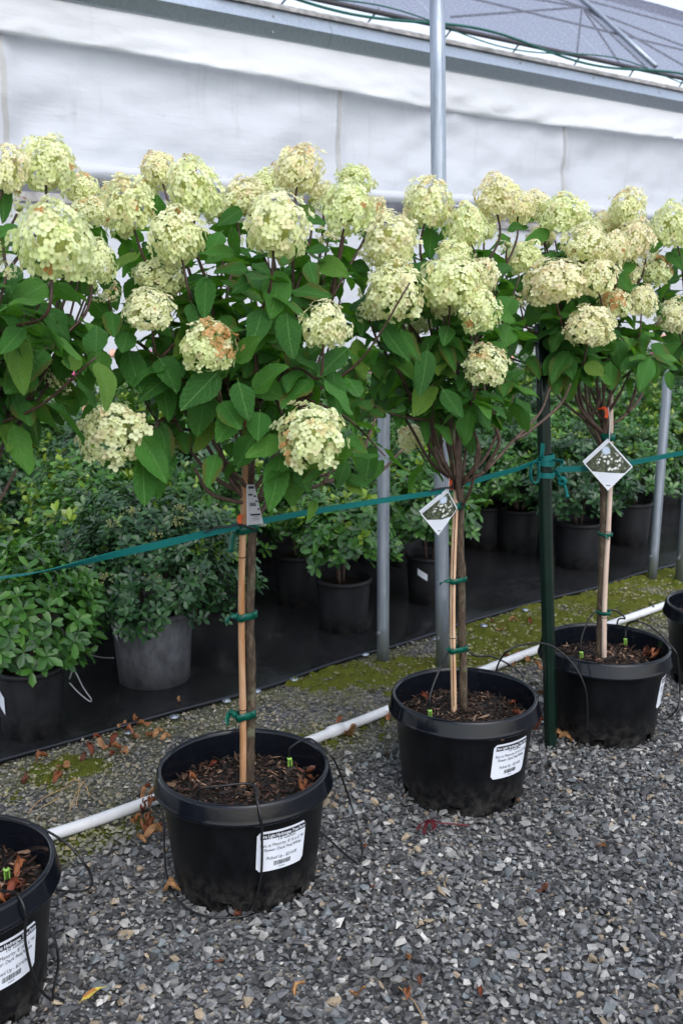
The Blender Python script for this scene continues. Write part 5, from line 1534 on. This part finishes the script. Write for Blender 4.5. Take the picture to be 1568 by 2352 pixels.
def shrub_leaves(seed, rx, h, z0, nros, L, kind):
    """list of (pos, ydir, normal, length, colour index) of a bush whose base stands at z0"""
    r = random.Random(seed)
    out = []
    for i in range(nros):
        th = r.uniform(0, 2 * math.pi)
        cz = r.uniform(-0.55, 1)
        q = math.sqrt(1 - cz * cz)
        k = (0.45 + 0.55 * r.random() ** 0.45)
        lump = 1 + 0.30 * noise.noise(Vector((q * math.cos(th) * 1.7 + seed, q * math.sin(th) * 1.7, cz * 1.7)))
        p = Vector((q * math.cos(th) * rx * k * lump, q * math.sin(th) * rx * k * lump, z0 + h * 0.5 + cz * h * 0.5 * k * lump))
        d = Vector((q * math.cos(th) * 0.8, q * math.sin(th) * 0.8, max(0.25, cz) + 0.35)).normalized()
        d = (d + Vector((r.gauss(0, .25), r.gauss(0, .25), r.gauss(0, .2)))).normalized()
        t1 = d.orthogonal().normalized(); t2 = d.cross(t1)
        nlv = r.randint(5, 8)
        ph = r.uniform(0, 6.28)
        new = seed != 501 and r.random() < (0.16 if kind != 'dark' else 0.05) and cz > 0.1
        for j in range(nlv):
            a = ph + j * 2.4
            tilt = r.uniform(0.3, 1.0) if new else r.uniform(0.0, 0.65)
            y = (t1 * math.cos(a) + t2 * math.sin(a)) * math.cos(tilt) + d * math.sin(tilt)
            n = d * math.cos(tilt) - (t1 * math.cos(a) + t2 * math.sin(a)) * math.sin(tilt)
            ci = 4 if new and r.random() < 0.7 else r.choice((0, 0, 1, 1, 2, 3))
            out.append((p - d * (0.004 * j), y, n, L * r.uniform(0.7, 1.15), ci))
    return out
def leaves_to_mesh(lv, kind):
    n = len(lv)
    pos = np.array([l[0][:] for l in lv]); 
    rot = np.zeros((n, 3, 3))
    for i, (p, y, nn, L, c) in enumerate(lv):
        y = y.normalized(); z = (nn - y * nn.dot(y)).normalized(); x = y.cross(z)
        rot[i, :, 0] = x; rot[i, :, 1] = y; rot[i, :, 2] = z
    scl = np.array([[l[3]] * 3 for l in lv])
    col = np.array([GREEN[kind][l[4]] for l in lv]) * NR.uniform(0.65, 1.15, n)[:, None]
    tri = []
    for f in SLF:
        tri += [f] if len(f) == 3 else [(f[0], f[1], f[2]), (f[0], f[2], f[3])]
    return build_mass('foliage', [(np.array(SLV, dtype=np.float32), np.array(tri, dtype=np.int32))], pos, rot, scl, col, M['shrub'], False)
SHRUBS = {}
def shrub_mesh(kind, v, rx, h, z0, nros, L):
    k = (kind, v, rx, h, z0)
    if k not in SHRUBS: SHRUBS[k] = leaves_to_mesh(shrub_leaves(hash((v, kind == 'dark', rx)) % 1000, rx, h, z0, nros, L, kind), kind)
    return SHRUBS[k]
def spot_mesh(r, h):
    b = lathe([(0.0, 0.008), (r * 0.80, 0.008), (r * 0.82, 0.0), (r * 0.86, 0.0), (r * 0.93, h * 0.5), (r * 0.97, h * 0.93)], 28)
    m = lathe([(r * 0.965, h * 0.91), (r * 1.03, h * 0.915), (r * 1.04, h * 0.96), (r * 1.01, h), (r * 0.965, h), (r * 0.95, h * 0.86), (0.0, h * 0.84)], 28)
    return b, m
SP_CACHE = {}
def shrub_pot(root, r, h, mat):
    k = (round(r, 3), round(h, 3), mat)
    if k not in SP_CACHE:
        b, m = spot_mesh(r, h)
        so = lathe([(0.0, h * 0.89), (r * 0.5, h * 0.875), (r * 0.955, h * 0.865)], 20)
        SP_CACHE[k] = (mesh('pot', *b, M[mat], True), mesh('rim', *m, M[mat], True), mesh('soil', *so, M['soil'], True))
    b, m, so = SP_CACHE[k]
    p = link('pot', b, root); link('rim', m, p); link('soil', so, root)
    return p
def stems(root, n, h0, h1, rx, seed):
    r = random.Random(seed)
    for i in range(n):
        a = r.uniform(0, 6.28)
        e = Vector((math.cos(a) * rx * 0.5, math.sin(a) * rx * 0.5, h1))
        link('stem', mesh('stem', *tube(catmull([Vector((math.cos(a) * 0.02, math.sin(a) * 0.02, h0)), Vector((e.x * 0.35, e.y * 0.35, (h0 + h1) / 2)), e], 4), 0.006, 5), M['limb'], True), root)
def shrub(p, label, kind, r=0.12, h=0.25, rx=0.27, fh=0.48, z0=0.2, L=0.045, nros=250, mat='potdark', v=0, single=0, rot=0.0, group='potted shrubs in rows on black fabric'):
    root = empty('potted_shrub', p, label, 'potted shrub', group)
    shrub_pot(root, r, h, mat)
    stems(root, 4, h * 0.86, z0 + fh * 0.6, rx, v + int(p.x * 100))
    if single:
        lv = shrub_leaves(500 + v, rx, fh, z0, nros, L, kind)
        toc = (Vector((0, 0, CAMH)) - Vector(p) - Vector((0, 0, z0 + fh / 2))).normalized()
        lv.sort(key=lambda l: -l[0].dot(toc))
        near, rest = lv[:single], lv[single:]
        f = link('foliage', leaves_to_mesh(rest, kind), root); f['kind'] = 'stuff'
        for (q, y, n, l, ci) in near:
            y = y.normalized(); z = (n - y * n.dot(y)).normalized(); x = y.cross(z)
            m = Matrix((x * l, y * l, z * l)).transposed().to_4x4(); m.translation = q
            link('leaf', SHRUB_LEAF[kind][ci], root, m)
    else:
        f = link('foliage', shrub_mesh(kind, v, rx, fh, z0, nros, L), root)
        f.rotation_euler.z = rot
        f['kind'] = 'stuff'
    return root
s1 = shrub(gnd(78, 1682), 'bright green shrub in small black pot at the lower left, nearest shrub', 'bright', 0.115, 0.25, 0.24, 0.46, 0.19, 0.052, 360, v=1, single=290)
s2 = shrub(gnd(356, 1562), 'dark round shrub with pale buds in weathered grey pot', 'dark', 0.157, 0.30, 0.36, 0.60, 0.17, 0.038, 1250, 'potgrey', v=2, single=290)
s3 = shrub(gnd(788, 1448), 'leafy shrub in black pot left of the shorter galvanised pole', 'mid', 0.122, 0.25, 0.25, 0.40, 0.25, 0.055, 230, v=3, single=250)
s4 = shrub(gnd(985, 1384), 'shrub in black pot with white sticker behind the tall pole', 'mid', 0.115, 0.25, 0.26, 0.44, 0.25, 0.055, 240, v=4, single=150)
s5 = shrub(gnd(1186, 1268), 'shrub in black pot seen between the second trunk and the green post', 'mid', 0.128, 0.27, 0.32, 0.50, 0.25, 0.05, 380, v=5)
s6 = shrub(gnd(1325, 1303), 'shrub in dull pot just right of the green post', 'dark', 0.135, 0.27, 0.33, 0.54, 0.22, 0.05, 400, v=6)
s7 = shrub(gnd(1440, 1250), 'shrub in black pot behind the pale cane of the third tree', 'mid', 0.13, 0.27, 0.33, 0.54, 0.22, 0.05, 400, v=7)
s8 = shrub(gnd(690, 1385), 'shrub in black pot half hidden behind the leafy shrub', 'mid', 0.13, 0.26, 0.28, 0.42, 0.27, 0.05, 230, v=8)
s9 = shrub(gnd(-60, 1540), 'green shrub at the left edge above the nearest shrub', 'mid', 0.13, 0.27, 0.30, 0.42, 0.22, 0.055, 240, v=9)
# white sticker on the pot behind the tall pole, wire handle on the nearest shrub pot
def sticker(root, r, z, ang, w, h):
    P = root.location
    a0 = math.atan2(-P.y, -P.x) + rad(ang)
    v, f = [], []
    for i in range(7):
        a = a0 + (i / 6 - 0.5) * w / r
        for zz in (z - h / 2, z + h / 2): v.append(P + Vector((math.cos(a) * r, math.sin(a) * r, zz - 0.010 * (i / 6 - 0.5) * 4 * h / 0.05)))
    for i in range(6): f.append((2 * i, 2 * i + 2, 2 * i + 3, 2 * i + 1))
    part('sticker', (v, f), M['paper'], root)
sticker(s4, 0.1125, 0.17, -18, 0.05, 0.032)
sticker(s1, 0.1125, 0.16, -62, 0.05, 0.06)
sticker(s2, 0.153, 0.24, -68, 0.05, 0.05)
hp = [at(x, y, 3.05) for x, y in ((160, 1560), (168, 1540), (176, 1548), (192, 1580), (210, 1606), (205, 1610), (180, 1590), (160, 1568))]
part('wire_handle', tube(catmull(hp, 5), 0.0022, 6), M['wire'], s1, True)
hp = [at(x, y, 3.5) for x, y in ((180, 1490), (205, 1503), (235, 1510), (262, 1511))]
part('wire_handle', tube(catmull(hp, 5), 0.0022, 6), M['wire'], s2, True)
# pale bud clusters on the dark round shrub
rb = random.Random(5)
for k in range(9):
    a, cz = rb.uniform(-2.6, -0.5), rb.uniform(-0.2, 0.9)
    q = math.sqrt(1 - cz * cz)
    c = s2.location + Vector((math.cos(a) * q * 0.33, math.sin(a) * q * 0.33, 0.24 + 0.25 + cz * 0.25))
    vf = join(*[box(c + Vector((rb.gauss(0, .012), rb.gauss(0, .012), rb.gauss(0, .010))), Vector((0.0026, 0.001, 0)), Vector((-0.001, 0.0026, 0)), up * 0.0026) for i in range(26)])
    ob = part('bud_cluster', vf, M['bud'], s2)
    ob['kind'] = 'stuff'
# the rows behind
ORD = ['first', 'second', 'third', 'fourth', 'fifth', 'sixth', 'seventh', 'eighth', 'ninth', 'tenth', 'eleventh', 'twelfth', 'thirteenth', 'fourteenth', 'fifteenth', 'sixteenth', 'seventeenth', 'eighteenth', 'nineteenth', 'twentieth']
rowlab = {0: 'shrub of the second row behind the poles, in black pot', 1: 'shrub deep in the crowded rows behind the poles', 2: 'yellow green shrub in the farthest rows before the greenhouse'}
rs = random.Random(21)
rows = [3.95, 4.5, 5.05, 5.6, 6.15, 6.7]
for ri, n in enumerate(rows):
    u = -2.2 + 0.28 * (ri % 2)
    kth = 0
    while u < 11:
        p = un(u + rs.uniform(-0.06, 0.06), n + rs.uniform(-0.06, 0.06) + 0.04 * (u - 1) * (ri < 2), 0.012)
        z = p.y * CP + 1.0 * SP
        px = CX + FPX * p.x / (p.y * CP + 0.9 * SP)
        u += rs.uniform(0.56, 0.70)
        if px < -230 or px > 1800: continue
        if ri == 0 and (480 < px < 700 and False): continue
        kind = rs.choice(('mid', 'dark', 'bright', 'mid')) if ri < 4 else rs.choice(('bright', 'mid', 'bright'))
        k = min(2, ri // 2)
        col_ = {'mid': 'green', 'dark': 'dark green', 'bright': 'bright green'}[kind]
        kth += 1
        shrub(p, f'{col_} potted shrub, {ORD[kth - 1]} from the left in the {ORD[ri + 1]} row behind the poles', kind, 0.13, 0.26, 0.30, 0.54 + 0.02 * ri, 0.20, 0.052, 360, v=rs.randint(10, 14), rot=rs.uniform(0, 6.28), group='crowded shrub rows behind the poles')
# tall flowering plants against the greenhouse
M['pink'] = simple('pink_blossom', (0.62, 0.10, 0.28), 0.6, var=0.2)
M['peach'] = simple('peach_blossom', (0.75, 0.42, 0.30), 0.6, var=0.2)
u = 0.2; k = 0
while u < 13:
    p = un(u, 7.22 + rs.uniform(-0.05, 0.05), 0.012)
    px = CX + FPX * p.x / (p.y * CP + 0.9 * SP)
    u += rs.uniform(0.6, 0.8)
    if px < -200 or px > 1800: continue
    r_ = shrub(p, f'taller flowering shrub against the greenhouse wall, {ORD[k]} from the left', 'bright', 0.14, 0.28, 0.36, 0.78 + rs.uniform(-0.15, 0.1), 0.25, 0.055, 260, v=13, rot=rs.uniform(0, 6.28), group='flowering shrubs against the greenhouse wall')
    k += 1
    for j in range(6):
        c = p + Vector((rs.gauss(0, 0.17), -0.25 + rs.gauss(0, 0.08), rs.uniform(0.55, 1.05)))
        bm = bmesh.new(); bmesh.ops.create_icosphere(bm, subdivisions=1, radius=1)
        s = rs.uniform(0.018, 0.045)
        vf = ([c + Vector(v.co) * s * rs.uniform(0.75, 1.25) for v in bm.verts], [tuple(v.index for v in f.verts) for f in bm.faces]); bm.free()
        part('blossom', vf, M['pink'] if (k + j) % 5 == 0 else M['peach'], r_)

# ------------------------------------------------------------------ fallen leaves
def dead_leaf(seed, col, curl):
    r = random.Random(seed)
    V, F, C = [], [], []
    na, nc = 7, 6
    for i in range(na):
        t = i / (na - 1)
        w = (0.34 + 0.06 * math.sin(seed * 2.7 + 6 * t)) * (math.sin(math.pi * min(1, t ** 0.8)) ** 0.7) + 0.02
        for j in range(nc):
            x = -1 + 2 * j / (nc - 1)
            a = x * curl * (1 + 0.5 * math.sin(4 * t + seed))
            V.append((math.sin(a) / max(curl, 0.3) * w + r.gauss(0, 0.03), t - 0.5 + r.gauss(0, 0.02), (1 - math.cos(a)) / max(curl, 0.3) * w + 0.16 * math.sin(5 * t + seed) + 0.10 * x * math.sin(3 * t + 2 * seed) + r.gauss(0, 0.05)))
            k = r.uniform(0.55, 1.3)
            C.append(tuple(c * k for c in col))
    for i in range(na - 1):
        for j in range(nc - 1):
            a = i * nc + j; F.append((a, a + 1, a + nc + 1, a + nc))
    zmin = min(v[2] for v in V)
    V = [(a, b, c - zmin) for a, b, c in V]
    return mesh('fallen_leaf', V, F, M['deadleaf'], True, col=C)
DEAD = [dead_leaf(i, c, k) for i, (c, k) in enumerate([((0.25, 0.085, 0.032), 1.9), ((0.31, 0.125, 0.045), 1.6), ((0.13, 0.042, 0.022), 2.4), ((0.34, 0.17, 0.075), 1.3), ((0.19, 0.045, 0.02), 2.0), ((0.38, 0.20, 0.085), 1.7)])]
rd = random.Random(77)
def drop(x, y, L, label, group, z=0.012, me=None):
    p = gnd(x, y, z)
    o = link('fallen_leaf', me or DEAD[rd.randrange(len(DEAD))])
    o.location = p
    o.rotation_euler = (rd.gauss(0, .3), rd.gauss(0, .3), rd.uniform(0, 6.28))
    o.scale = (L, L, L)
    tag(o, label, 'fallen leaf', group)
pile = 'dry brown leaves piled against the pipe'
for x, y, L in ((338, 1842, .05), (330, 1868, .045), (352, 1850, .05), (320, 1886, .04), (345, 1900, .05), (335, 1912, .05), (356, 1925, .06), (310, 1890, .04), (348, 1880, .045), (326, 1930, .04), (362, 1908, .035), (340, 1815, .045), (328, 1826, .04), (350, 1830, .04)):
    drop(x, y, L, 'curled brown leaf in the pile where the pipe meets the nearest pot', pile, 0.014 + rd.uniform(0, 0.02))
for x, y, L in ((212, 1726, .05), (240, 1718, .05), (262, 1705, .05), (285, 1735, .055), (300, 1690, .05), (310, 1700, .05), (330, 1668, .05), (345, 1695, .05), (272, 1722, .05), (255, 1738, .045), (190, 1742, .04), (150, 1770, .06), (310, 1655, .05), (365, 1690, .045), (225, 1700, .04), (130, 1795, .05), (285, 1668, .04), (380, 1700, .04), (100, 1745, .05), (60, 1790, .05)):
    drop(x, y, L, 'dry orange leaf scattered on gravel along the fabric hem', 'dry leaves along the fabric hem')
for x, y, L in ((810, 1692, .065), (795, 1686, .04), (1100, 1700, .05), (1190, 1512, .05), (1175, 1525, .045), (1210, 1520, .05), (1225, 1500, .04), (1160, 1518, .04), (1235, 1535, .05), (1285, 1690, .05), (1298, 1700, .05), (1275, 1680, .04), (890, 1648, .04), (780, 1660, .035), (1230, 1640, .05), (1240, 1670, .05), (1215, 1430, .04), (1180, 1430, .045), (1150, 1450, .04), (1130, 1428, .03), (1260, 1570, .05), (1245, 1600, .045)):
    drop(x, y, L, 'dry brown leaf lying beside the white pipe or the green post', 'dry leaves by the pipe and green post')
for x, y, L, lb in ((396, 2050, .075, 'curled orange leaf by the drip tube left of the nearest pot'), (545, 2106, .06, 'brown leaf tucked under the front of the nearest pot'), (860, 2036, .045, 'small orange leaf on gravel right of the nearest pot'),
                    (1376, 1945, .04, 'single orange leaf on gravel at the right of the picture'), (1245, 2046, .055, 'dark brown leaf on gravel below the second pot'), (1185, 1836, .04, 'orange leaf touching the foot of the second pot'),
                    (930, 2288, .05, 'torn orange leaf on gravel near the bottom edge'), (962, 2256, .04, 'narrow orange leaf on gravel above the torn one'), (820, 2290, .05, 'brown leaf scrap low in the foreground gravel'), (690, 2272, .05, 'thin brown leaf upright in foreground gravel'),
                    (930, 2205, .05, 'dark leaf in the damp hollow of the gravel'), (1100, 2285, .04, 'orange leaf crumb at the lower right of the gravel'), (840, 1948, .035, 'brown leaf scrap beside the looping drip tube'), (412, 1612, .04, 'orange leaf lying on the black fabric'), (500, 2210, .03, 'brown scrap on the gravel in front of the nearest pot')):
    drop(x, y, L * 0.72, lb, None)
# leaves on the mulch
for P, items in ((P0, ((0.13, 0.06, .045), (0.11, -0.07, .055), (0.15, 0.0, .045), (0.06, -0.13, .045), (0.09, -0.12, .04), (0.14, -0.03, .05))), (P1, ((0.16, -0.03, .055), (0.15, -0.045, .05), (0.155, 0.055, .05), (0.168, 0.02, .035), (-0.13, 0.02, .03), (-0.09, 0.10, .03))), (P2, ((0.16, -0.05, .06), (0.15, 0.03, .03), (-0.10, 0.09, .04))), (P3, ((0.15, 0.03, .055), (0.165, 0.015, .05), (0.15, 0.0, .06)))):
    for dx, dy, L in items:
        q = P + Vector((dx, dy, 0.256))
        o = link('fallen_leaf', DEAD[rd.choice((0, 2, 4))]); o.location = q; o.scale = (L, L, L)
        o.rotation_euler = (rd.gauss(0, .35), rd.gauss(0, .35), rd.uniform(0, 6.28))
        tag(o, 'curled rusty leaf lying on the mulch of ' + {0: 'the pot at the left edge', 1: 'the nearest whole pot', 2: 'the second whole pot', 3: 'the third whole pot'}[[P0, P1, P2, P3].index(P)], 'fallen leaf', 'rusty leaves on the mulch')
yl = leaf_mesh('fallen_leaf', 0.22, 0.3, 0.06, 0.5, attr_mat('yellow_leaf', 0.45, 0.3, 30), petiole=True)
a_ = yl.color_attributes.new('col', 'FLOAT_COLOR', 'POINT')
a_.data.foreach_set('color', np.array([(0.72, 0.58, 0.10, 1) if v.co.x > -0.04 or v.co.y > 0.62 else (0.42, 0.18, 0.05, 1) for v in yl.vertices], dtype=np.float32).ravel())
o = link('fallen_leaf', yl); o.location = gnd(190, 2296, 0.02); o.scale = (0.055,) * 3
o.rotation_euler = (0.25, -0.25, -1.0)
tag(o, 'yellow leaf with brown half lying on the foreground gravel', 'fallen leaf')
M['redstem'] = simple('wine_red_stem', (0.10, 0.012, 0.018), 0.45, var=0.3)
rs0 = empty('leaf_stalk', gnd(975, 1895, 0.012), 'wine red leaf stalk lying on gravel below the second pot', 'leaf stalk')
part('stalk', tube(catmull([gnd(x, y, .02) for x, y in ((990, 1882), (1010, 1890), (1045, 1893), (1076, 1896))], 5), 0.0026, 6), M['redstem'], rs0, True)
for pts in (((985, 1884), (965, 1893), (960, 1905)), ((985, 1884), (975, 1900), (974, 1914)), ((990, 1886), (998, 1898), (990, 1908))):
    part('leaf_remnant', ribbon(catmull([gnd(x, y, .022) for x, y in pts], 4), Vector((1, 0.5, 0.3)), 0.012, 0.001), M['redstem'], rs0)
M['straw'] = simple('dry_straw', (0.42, 0.27, 0.12), 0.7, var=0.3)
for k, pts in enumerate((((65, 1868), (90, 1840), (130, 1818), (170, 1800)), ((160, 1862), (172, 1830), (190, 1800), (200, 1790)), ((95, 1855), (120, 1842), (140, 1830)), ((175, 1850), (182, 1815), (178, 1790), (150, 1800)), ((205, 1828), (195, 1800), (165, 1785)))):
    thing('straw', tube(catmull([gnd(x, y, .016 + .012 * math.sin(i)) for i, (x, y) in enumerate(pts)], 4), 0.0014, 5), M['straw'], 'dry straw stalk on the gravel left of the nearest pot', 'straw', 'dry straws on the gravel', True)
thing('straw', tube(catmull([gnd(x, y, .02) for x, y in ((905, 2258), (930, 2280), (950, 2300), (972, 2340))], 4), 0.0012, 5), M['straw'], 'pale curved straw low in the foreground gravel', 'straw', None, True)
